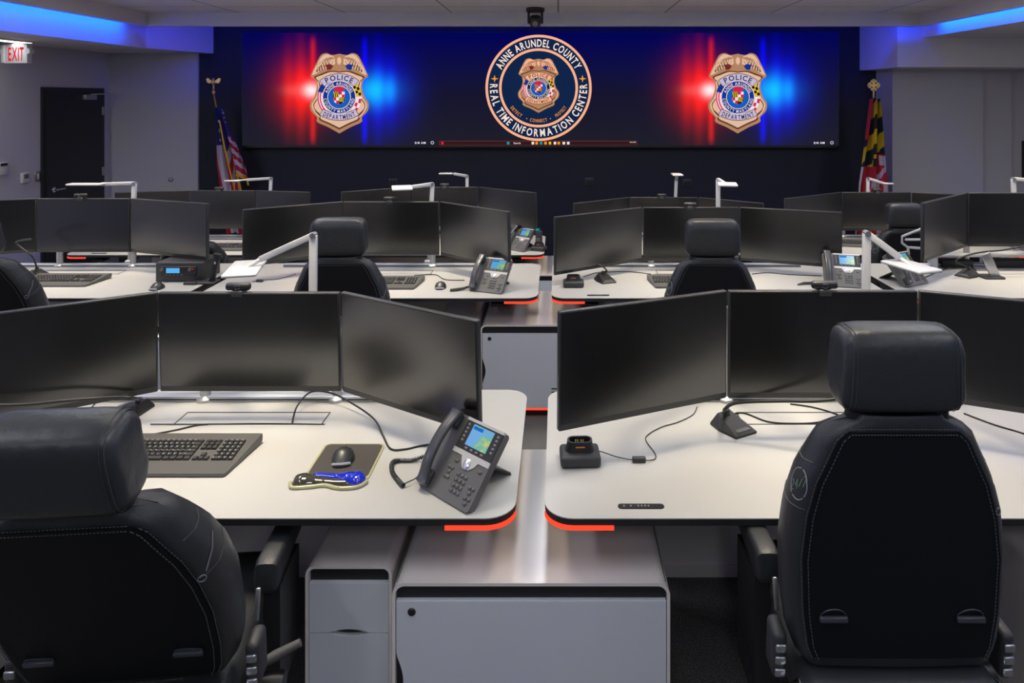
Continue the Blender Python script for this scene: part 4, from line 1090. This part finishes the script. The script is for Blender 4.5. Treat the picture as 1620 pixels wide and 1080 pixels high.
# charger cord with ferrite
cable('thin black charger cord with ferrite bead on the front right desk', [on(940, 722, 1, .02), on(952, 723, 1, .018), on(975, 726, 1, .008), on(1000, 730, 1, .006), on(1024, 731, 1, .006), on(1036, 727), on(1036, 718), on(1022, 698), on(1026, 688), on(1048, 676), on(1072, 669), on(1096, 657), on(1103, 644)], .0017)
p = onz(1011, 731, DT)
o = thing('ferrite_bead', 'small black ferrite block on the charger cord of the front right desk', 'cord block', (p.x, p.y, DT))
obj('body', MB().box(-.0225, .0225, -.0085, .0085, .0, .018, .004), DGREY, o)
p2 = onz(126, 443, DT)
def mic(p, yaw, goose, label, row, r=.006):
    o = thing('gooseneck_microphone', label, 'microphone', (p[0], p[1], ROWZ[row]+DT), yaw, 'black gooseneck desk microphones')
    def base():
        mb = MB()
        lo = [(-.055, .055), (.055, .055), (.062, .0), (.048, -.075), (-.048, -.075), (-.062, 0)]
        up = [(-.03, .045), (.03, .045), (.036, .0), (.040, -.070), (-.040, -.070), (-.036, 0)]
        mb.loft([[(x, y, 0) for x, y in lo], [(x, y, .008) for x, y in lo], [(x*.98, y*.98, .042 if y > 0 else (.030 if y > -.05 else .012)) for x, y in up]][:3])
        mb.sm = [False]*len(mb.sm); return mb
    obj('base', base, BLACK, o, key='mcb')
    obj('collar', lambda: MB().at(T((0, .03, .036))).lathe([(0, 0), (.014, 0), (.012, .02), (0, .022)], 14), DGREY, o, key='mcc')
    obj('button', lambda: MB().box(-.03, .03, -.066, -.045, .010, .0175, .003), GREY, o, key='mck')
    inv = (Matrix.Translation(o.location) @ R(yaw, 'Z')).inverted()
    P = [Vector((0, .03, .05))]+[inv @ Vector(g) for g in goose]
    mb = MB(); P = smoothpath(P, 8); mb.tube(P, r, 8); mb.M = T(P[-1]); obj('gooseneck', mb, BLACK, o)
    return o
q = onz(1158, 676, DT)
mic((q.x, q.y), math.radians(28), [D2(1146, 648, 2.95), D2(1165, 637, 2.94), D2(1230, 634, 2.90), D2(1290, 634, 2.86), D2(1330, 630, 2.84)], 'black gooseneck microphone with wedge base on the front right desk', 1)
cable('black cable winding from the microphone base towards the right front chair', [on(1150, 660), on(1175, 654), on(1215, 668), on(1260, 671), on(1300, 668), on(1340, 655)], .003)
cable('black cable hanging under the middle monitor of the front right desk', [on(1250, 640), on(1285, 645), on(1320, 655), on(1350, 668)], .003)
cable('black cable along the rear right of the front right desk', [on(1525, 655), on(1570, 672), on(1610, 684), on(1660, 700)], .003)
q = onz(208, 652, DT)
mic((q.x, q.y), math.radians(-95), [D2(214, 630, 3.05), D2(190, 628, 3.0), D2(120, 632, 2.9), D2(30, 640, 2.8), D2(-60, 640, 2.7)], 'black gooseneck microphone behind the left front headrest', 1)
cable('thin cable lying behind the left front headrest', [on(128, 662), on(150, 640), on(164, 628)], .0022)
q = onz(957, 444, DT); mic((q.x, q.y), math.radians(20), [D2(960, 428, 5.55), D2(950, 420, 5.6), D2(925, 414, 5.6)], 'black gooseneck microphone beside the charger on the centre-right desk of the middle row', 2)
q = onz(62, 437, DT); mic((q.x, q.y), math.radians(60), [D2(50, 405, 5.6), D2(26, 385, 5.6), D2(34, 380, 5.55), D2(50, 378, 5.5)], 'black gooseneck microphone beside the far-left chair', 2)
q = onz(1530, 436, DT); mic((q.x, q.y), math.radians(-55), [D2(1512, 412, 5.6), D2(1545, 400, 5.62), D2(1590, 395, 5.65), D2(1640, 385, 5.65)], 'black gooseneck microphone on the far-right desk of the middle row', 2)
cable('black cables looping below the far-right monitors', [on(1448, 428, 2), on(1470, 416, 2, .02), on(1490, 412, 2), on(1520, 416, 2), on(1545, 428, 2)], .004)
cable('black cable leading from the phone under the right lamp', [on(1462, 440, 2), on(1490, 428, 2), on(1510, 424, 2, .02), on(1530, 418, 2, .03)], .004)
cable('black cord to the radio charger on the centre-right desk of the middle row', [on(923, 441, 2, .015), on(933, 435, 2), on(945, 432, 2), on(990, 430, 2), on(1030, 434, 2)], .0025)
cable('dark cable curving across the centre-left desk of the middle row', [on(655, 436, 2), on(682, 435, 2), on(692, 436, 2), on(705, 443, 2), on(735, 444, 2)], .003)
cable('thin black adapter cord on the centre-left desk behind the lamp', [on(400, 446, 2), on(422, 443, 2), on(440, 442, 2), on(468, 434, 2)], .0018)
o = thing('cord_block', 'small black adapter block on the cord behind the left lamp', 'cord block', on(411, 446, 2, 0)); obj('body', MB().box(-.022, .022, -.009, .009, 0, .018, .004), DGREY, o)
cable('dark cable across the centre-right desk of the middle row behind the chair', [on(1190, 434, 2), on(1215, 432, 2), on(1250, 435, 2), on(1300, 437, 2)], .003)
o = thing('cord_connector', 'dark handset cord end lying left of the centre-right phone', 'cord', on(1262, 452, 2, 0)); obj('body', MB().tube([(0, 0, .008), (.05, .03, .010), (.11, .02, .012), (.13, .06, .014)], [.004, .008, .009, .006], 8), DGREY, o)
o = thing('cord_connector', 'dark cord end lying left of the centre-left phone', 'cord', on(712, 461, 2, 0)); obj('body', MB().tube([(0, 0, .008), (.04, .01, .010), (.08, .03, .012), (.12, .05, .02)], [.009, .010, .008, .008], 8), DGREY, o)
# radio control unit on the far-left desk
z0 = DT; q = onz(290, 446, DT)
o = thing('radio_console', 'dark grey radio control unit with blue display on the far-left desk', 'radio console', (q.x, q.y, DT))
obj('housing', MB().box(-.183, .125, 0, .24, 0, .128, .008), mat('radio_grey', (.03, .032, .037), .5), o)
fc = obj('face_plate', MB().box(-.145, .09, -.012, .002, .045, .105, .006), BLACK, o)
obj('display', MB().box(-.105, -.018, -.0135, -.0115, .062, .094), emat('radio_display', (90, 180, 240), 1.0), fc)
mb = MB()
for x_ in (-.132, .05): mb.M = T((x_, -.012, .085)); mb.lathe([(0, -.01), (.011, -.01), (.012, 0), (0, 0)], 14, 'y')
mb.M = I4.copy()
for i in range(5): mb.box(-.11+i*.025, -.098+i*.025, -.0145, -.011, .048, .054)
obj('knobs', mb, GREY, fc)
obj('red_button', MB().at(T((.068, -.012, .088))).lathe([(0, -.006), (.006, -.006), (.007, 0), (0, 0)], 12, 'y'), mat('red_plastic', (.5, .01, .01), .4), fc)
q = onz(318, 449, DT)
o = thing('phone_stand', 'black angular stand with tall bracket beside the radio unit', 'stand', (q.x, q.y, DT))
obj('base', MB().box(-.07, .09, -.02, .08, 0, .012, .004).box(-.10, -.02, -.03, .0, 0, .018, .004), DGREY, o)
mb = MB(); mb.M = T((.055, .03, .01)) @ R(math.radians(12), 'Y'); mb.box(-.018, .018, -.012, .012, 0, .17, .004); mb.box(-.022, .03, -.015, .015, .16, .185, .005)
obj('bracket', mb, BLACK, o)
obj('logo', MB().box(.078, .088, .012, .0135, .125, .14), WHITE, o)
q = onz(1578, 441, DT)
o = thing('tablet_stand', 'grey leaning metal stand on a dark foot, far-right desk', 'stand', (q.x, q.y, DT))
obj('foot', MB().prism(rrect(-.09, .05, -.02, .10, .02), 0, .01), DGREY, o)
mb = MB(); mb.M = T((.0, .02, .008)) @ R(math.radians(-24), 'Y'); mb.box(-.032, .032, -.006, .006, 0, .17, .003); obj('upright', mb, BRUSH, o)
# under-shelf tray with equipment behind the far-right monitors
o = thing('equipment_shelf', 'white shelf with dark equipment beneath it behind the far-right monitors', 'shelf', (3.15, 4.84, DT))
obj('board', MB().box(-.5, .42, -.05, .09, .085, .10, .004), DESK, o)
for x_ in (-.49, .40): obj('upright', MB().box(x_, x_+.012, -.04, .08, .0, .085), WHITE, o)
obj('status_light', MB().box(.30, .37, -.053, -.049, .087, .098), LEDR, o)
for x_, w_, l_ in ((-.32, .22, 'black flat device under the white shelf, left'), (.05, .3, 'black wedge device under the white shelf, right')):
    p_ = thing('network_device', l_, 'device', (3.15+x_, 4.86, DT)); obj('body', MB().box(-w_/2, w_/2, -.03, .05, 0, .055, .006), BLACK, p_)
# armature of bent white tube behind the far-right row
o = thing('tube_stand', 'bent pale metal tube bracket in front of the back-row chair at right', 'bracket', (2.86, 5.2, DT-.18)); o.location = (2.62, 4.885, DT)
mb = MB(); a_ = o.location
P = [Vector(D2(*q_)) - a_ for q_ in ((1462, 360, 6.0), (1427, 374, 6.0), (1427, 384, 6.0), (1436, 391, 6.0), (1464, 393, 6.0))]
mb.tube(P, .009, 8); mb.tube([Vector(D2(1432, 379, 6.0))-a_, Vector(D2(1464, 379, 6.0))-a_], .009, 8); mb.tube([P[3], Vector((P[3].x+.02, P[3].y, .0))], .009, 8)
obj('tube', mb, RAIL, o)

# ------------------------------------------------------------------ chairs
BL = [(0, .235, .10), (.04, .252, .11), (.12, .263, .12), (.25, .268, .125), (.35, .257, .12), (.43, .236, .11), (.49, .208, .098), (.535, .188, .085), (.565, .155, .06), (.58, .12, .035)]
def back_at(z):
    for i in range(len(BL)-1):
        if BL[i][0] <= z <= BL[i+1][0]:
            t = (z-BL[i][0])/(BL[i+1][0]-BL[i][0]); t = t*t*(3-2*t) if False else t
            return tuple(BL[i][k]+(BL[i+1][k]-BL[i][k])*t for k in (1, 2))
    return BL[-1][1:]
def back_ring(z, inset=0.0):
    w, t = back_at(z); w -= inset; wr = w-.028
    half = [(wr*.5, .000), (wr, .004), (wr+.012, .012), (w, .045), (w-.002, t*.72), (w-.018, t), (w-.045, t+.012), (w-.085, t-.002), (w*.4, t-.03)]
    pts = [(0, -.002)]+half+[(0, t-.035)]+[(-x, y) for x, y in reversed(half)]
    return [(x, y, z) for x, y in pts]
def backrest():
    mb = MB(); N = 26; zs = [BL[-1][0]*i/N for i in range(N+1)]
    rings = [back_ring(z) for z in zs]
    top = [[(x*.93, .018+(y-.018)*.75, BL[-1][0]+.010) for x, y, z in rings[-1]]]
    bot = [[(x*.95, .02+(y-.02)*.85, -.014) for x, y, z in rings[0]]]
    mb.loft(bot+rings+top); return mb
_bvh = []
def bvh():
    if not _bvh:
        mb = backrest(); _bvh.append(BVHTree.FromPolygons([Vector(v) for v in mb.v], [list(f) for f in mb.f]))
    return _bvh[0]
def proj(side, pts, off=.001, ang=32):
    """pts: (u, z) u measured towards the front from the rear corner, projected onto the bolster seen from rear-side"""
    a = math.radians(ang); d = Vector((-side*math.cos(a), math.sin(a), 0)); ua = Vector((side*math.sin(a), math.cos(a), 0))
    out = []
    for u, z in pts:
        o = Vector((side*.26, .02, z))+ua*u-d*.5
        h = bvh().ray_cast(o, d)
        if h[0] is not None: out.append(h[0]-d*off)
    return out
def shell_panel():
    mb = MB()
    def f(u, v):
        z = .012+v*.545; w, t = back_at(z); wr = (w-.034); a = u*2-1
        return (a*wr, -.0055+.004*abs(a)**4, z)
    mb.grid(lambda u, v: f(1-u, v), 20, 30); return mb
def seams():
    mb = MB()
    for off, yy in ((.030, -.004), (.044, -.0075)):
        for sg in (-1, 1):
            P = []
            for i in range(0, 60):
                z = .01+i*.0092
                w, t = back_at(z); P.append(Vector((sg*(w-off), yy if off > .04 else -.001, z)))
            for i in range(0, len(P)-1): mb.tube([P[i], P[i].lerp(P[i+1], .62)], .0012, 4)
        z = .552 if off > .04 else .563; w, t = back_at(z)
        n = 34
        for i in range(n):
            x0 = -(w-off)+2*(w-off)*i/n; x1 = x0+2*(w-off)/n*.6; mb.tube([(x0, yy-.001, z), (x1, yy-.001, z)], .0012, 4)
    return mb
def side_cord(sg, a, b):
    def f():
        mb = MB(); P = proj(sg, [(-.03+.15*i/14, b+(a-b)*(i/14)-.018*math.sin(PI*i/14)) for i in range(15)], .0005)
        mb.tube(P, .0016, 5); return mb
    return f
def emblem_left():
    mb = MB()
    for a0, a1 in ((100, 215), (225, 300), (310, 450)):
        P = proj(-1, [(-.004+.025*math.cos(math.radians(a0+(a1-a0)*i/14)), .412+.034*math.sin(math.radians(a0+(a1-a0)*i/14))) for i in range(15)], .001)
        if len(P) > 2: mb.tube(P, .0016, 5)
    return mb
def stroke_text(mb, side, s, cu, cz, h, wch, slope, r=.0011, flip=1):
    S = {'2': [(0, .8), (.5, 1), (.9, .7), (0, 0), (1, 0)], '4': [(.75, 0), (.75, 1), (0, .3), (1, .3)], '/': [(0, 0), (1, 1)], '7': [(0, 1), (1, 1), (.3, 0)]}
    for i, ch in enumerate(s):
        if ch not in S: continue
        P = [(cu+flip*((i-(len(s)-1)/2)*wch+(x-.5)*wch*.65), cz+(y-.5)*h+flip*slope*((i-(len(s)-1)/2)*wch)) for x, y in S[ch]]
        Q = proj(side, P, .001)
        if len(Q) > 1: mb.tube(Q, r, 4)
def emblem_left_text():
    mb = MB(); stroke_text(mb, -1, '24/7', -.004, .414, .022, .0105, -.6, flip=-1); return mb
def emblem_right():
    mb = MB()
    # round mark followed by a line of embroidered stitching too small to read
    P = proj(1, [(-.027+.0075*math.cos(2*PI*i/12), .360+.0085*math.sin(2*PI*i/12)) for i in range(13)], .001)
    if len(P) > 2: mb.tube(P, .0014, 5)
    zz = []
    for i in range(44):
        t = i/43; zz.append((-.016+.048*t, .372+.046*t+(.003 if i % 2 else -.003)))
    P = proj(1, zz, .001); mb.tube(P, .0011, 4) if len(P) > 2 else None
    return mb
def headrest():
    mb = MB(); nu, nv = 28, 28
    def sp(a, e): return math.copysign(abs(a)**e, a)
    rings = []
    for j in range(1, nv):
        ph = -PI/2+PI*j/nv; X = .146*sp(math.sin(ph), .30); c = sp(math.cos(ph), .30)
        ring = []
        for i in range(nu):
            a = 2*PI*i/nu; y = sp(math.cos(a), .55)*c; z = sp(math.sin(a), .55)*c
            yy = .062*y*(1.0 if y < 0 else (1.0+.12*z)); zz = .100*z
            # soft gathers near the ends
            g_ = .0032*math.sin(7*a+X*30)*(abs(X)/.146)**6
            ring.append((X*(1-.03*z), yy+g_, zz+g_*.6))
        rings.append(ring)
    mb.loft(rings); return mb
def head_seams(side):
  def g():
    mb = MB()
    def sp(a, e): return math.copysign(abs(a)**e, a)
    for sg in (side,):
        for X, rr in ((.126, .0016), (.117, .0010)):
            s_ = (X/.146)**(1/.30); c = math.sqrt(max(0, 1-min(1, s_)**2))**.30
            P = []
            for i in range(61):
                a = 2*PI*i/60; y = sp(math.cos(a), .55)*c; z = sp(math.sin(a), .55)*c
                P.append((sg*X*(1-.03*z), .0625*y*(1.0 if y < 0 else (1.0+.12*z)), .1006*z))
            mb.tube(P, rr, 4, False)
    return mb
  return g
def pad_mb():
    mb = MB(); rings = []
    for t, w, h, dz in ((0, .024, .020, -.01), (.02, .031, .040, -.004), (.08, .033, .044, 0), (.4, .032, .036, .006), (.8, .030, .030, .010), (.96, .027, .026, .010), (1, .018, .014, .010)):
        y = .33*t; rings.append([(w*math.copysign(abs(math.cos(a))**.45, math.cos(a)), y, dz+h*math.copysign(abs(math.sin(a))**.45, math.sin(a))) for a in [2*PI*k/20 for k in range(20)]])
    mb.loft(rings); return mb
def chair(x, y, row, label, yaw=0.0, dz=0.0, rec=3.0, hup=0.0, ht=0.0):
    o = thing('office_chair', label, 'office chair', (x, y, ROWZ[row]), yaw, 'black leather high-back office chairs')
    U = T((0, 0, dz))
    obj('seat', lambda: MB().box(-.235, .235, -.30, .27, .43, .560, .045, 4), LEATHER, o, U, key='cseat')
    B = U @ T((0, -.25, .585)) @ R(math.radians(rec), 'X')
    bk = obj('backrest', backrest, LEATHER, o, B, key='cback')
    sh = obj('back_shell', shell_panel, PANEL, bk, key='cshell'); sh['label'] = 'smooth black rear panel'
    obj('stitching', seams, STITCH, bk, key='cseam'); 
    for sg in (-1, 1):
        for a, b in ((.505, .470), (.400, .365)): obj('piping', side_cord(sg, a, b), SEAM, bk, key='ccord%d%.2f' % (sg, a))
    e1 = obj('emblem', emblem_left, THREAD, bk, key='cem1'); e1['label'] = 'round embroidered emblem'
    e3 = obj('emblem', emblem_left_text, GREEN, bk, key='cem3'); e3['label'] = 'green embroidered figures'
    e2 = obj('embroidery', emblem_right, THREAD, bk, key='cem2'); e2['label'] = 'embroidered line with round mark'
    def grip():
        mb = MB(); P = [(-.030, 0, .004), (-.018, -.006, .018), (0, -.008, .023), (.018, -.006, .018), (.030, 0, .004)]
        mb.tube(smoothpath(P, 4), .0016, 5)
        mb.box(-.033, .033, -.008, .002, -.012, .002, .003); return mb
    for sg in (-1, 1): obj('grip', grip, mat('grip_grey', (.05, .055, .07), .35), bk, T((sg*.162, -.006, .115)), key='cgrip')
    HB = T((0, .045, .585+.108+hup)) @ R(math.radians(ht), 'X')
    for sg in (-1, 1):
        obj('headrest_post', lambda: MB().tube([(0, 0, -.16), (0, 0, .0)], .007, 8), BRUSH, bk, T((sg*.10, .040, .65+hup)), key='cpost')
        obj('headrest_collar', lambda: MB().at(T((0, 0, .0))).lathe([(0, -.012), (.024, -.012), (.022, .006), (.012, .010), (0, .010)], 18), BLACK, bk, T((sg*.10, .036, .588)), key='ccol')
    hd = obj('headrest', headrest, LEATHERH, bk, HB, key='chead'); [obj('stitching', head_seams(q_), SEAM, hd, key='chseam%d' % q_) for q_ in (-1, 1)]
    for sg in (-1, 1):
        X = sg*.242
        obj('armrest', pad_mb, LEATHER, o, U @ T((X, -.03, .655)), key='cpad')
        obj('arm_support', lambda: MB().prism([(-.022, -.03), (.022, -.03), (.022, .15), (-.022, .15)], .32, .62).box(-.03, .012, .0, .12, .30, .36), BLACK, o, U @ T((X+sg*.012, .02, 0)), key='carm')
        def pod():
            mb = MB(); mb.box(-.017, .017, -.035, .035, -.06, .06, .014, 3); return mb
        pd = obj('control_pod', pod, DGREY, o, U @ T((sg*.275, -.19, .575)) @ R(math.radians(6), 'X'), key='cpod')
        def btn():
            mb = MB()
            for z in (.028, -.004, -.036): mb.box(-.013, .013, -.040, -.032, z-.010, z+.010, .004)
            return mb
        obj('button', btn, BRUSH, pd, key='cbtn')
        obj('side_lever', lambda: MB().box(-.006, .006, -.004, .004, 0, .075, .003), BRUSH, o, U @ T((sg*.255, -.135, .62)) @ R(math.radians(-14), 'X'), key='clev')
        obj('brace', lambda: MB().box(-.03, .03, -.012, .012, -.006, .006, .003), CHROME, o, U @ T((sg*.255, -.245, .515)) @ R(sg*math.radians(38), 'Y'), key='cbrace')
    def paddle():
        mb = MB(); mb.tube([(0, 0, 0), (.05, .01, .02), (.115, .02, .045)], [.008, .014, .010], 8); return mb
    obj('lever', paddle, GREY, o, U @ T((.235, -.10, .47)), key='cpad2')
    obj('tension_knob', lambda: MB().lathe([(0, -.03), (.026, -.03), (.030, 0), (.026, .03), (0, .03)], 20, 'x'), BLACK, o, U @ T((.285, -.10, .43)), key='cknob')
    obj('mechanism', lambda: MB().box(-.16, .16, -.2, .2, .375, .43, .01), BLACK, o, U, key='cmech')
    obj('back_bracket', lambda: MB().box(-.05, .05, -.285, -.2, .38, .43, .01).box(-.2, .2, -.25, -.2, .40, .44, .005), BLACK, o, U, key='cbrk')
    obj('gas_lift', MB().lathe([(0, .09), (.035, .09), (.035, .24), (.022, .24), (.022, .38+dz), (0, .38+dz)], 20), BLACK, o)
    obj('hub', lambda: MB().lathe([(0, .07), (.055, .07), (.055, .12), (.04, .13), (0, .13)], 20), BLACK, o, key='chub')
    for i in range(5):
        a = 2*PI*i/5+.3
        def leg():
            mb = MB(); mb.loft([[(.03, -.03, .075), (.03, .03, .075), (.03, .025, .125), (.03, -.025, .125)], [(.33, -.018, .068), (.33, .018, .068), (.33, .014, .09), (.33, -.014, .09)]]); mb.sm = [False]*len(mb.sm); return mb
        lg = obj('leg', leg, mat('polished_leg', (.25, .25, .26), .3, metal=.9), o, R(a, 'Z'), key='cleg')
        def caster():
            mb = MB(); mb.M = T((.32, 0, .03))
            for s_ in (-.018, .018): 
                mb.M = T((.32, s_, .03)); mb.lathe([(0, -.009), (.026, -.009), (.03, -.005), (.03, .005), (.026, .009), (0, .009)], 16, 'y')
            mb.M = T((.32, 0, .03)); mb.box(-.015, .015, -.01, .01, 0, .045); return mb
        obj('caster', caster, BLACK, lg, key='ccast')
    return o
chair(.812, 1.873, 1, 'large black leather chair with wide blank back at the front right desk', 0, .018, 2)
chair(-1.04, 1.862, 1, 'black leather chair leaning back at the left front desk, headrest tipped', math.radians(5), -.018, 25, ht=-8)
chair(-1.195, 3.94, 2, 'black leather chair behind the left front lamp, centre-left desk of the middle row', math.radians(4), -.080, 6)
chair(.852, 3.98, 2, 'black leather chair before the centre-right monitors of the middle row', math.radians(-2), -.10, 3)
chair(-3.04, 3.90, 2, 'black leather chair cut by the left edge of the view, middle row', math.radians(6), -.02, 20)
chair(2.87, 5.92, 3, 'black leather chair at the far-right desk of the back row', 0, -.13, 4)
chair(-2.89, 5.70, 3, 'black leather chair mostly hidden behind monitors at the left of the back row', math.radians(6), -.11, 24)
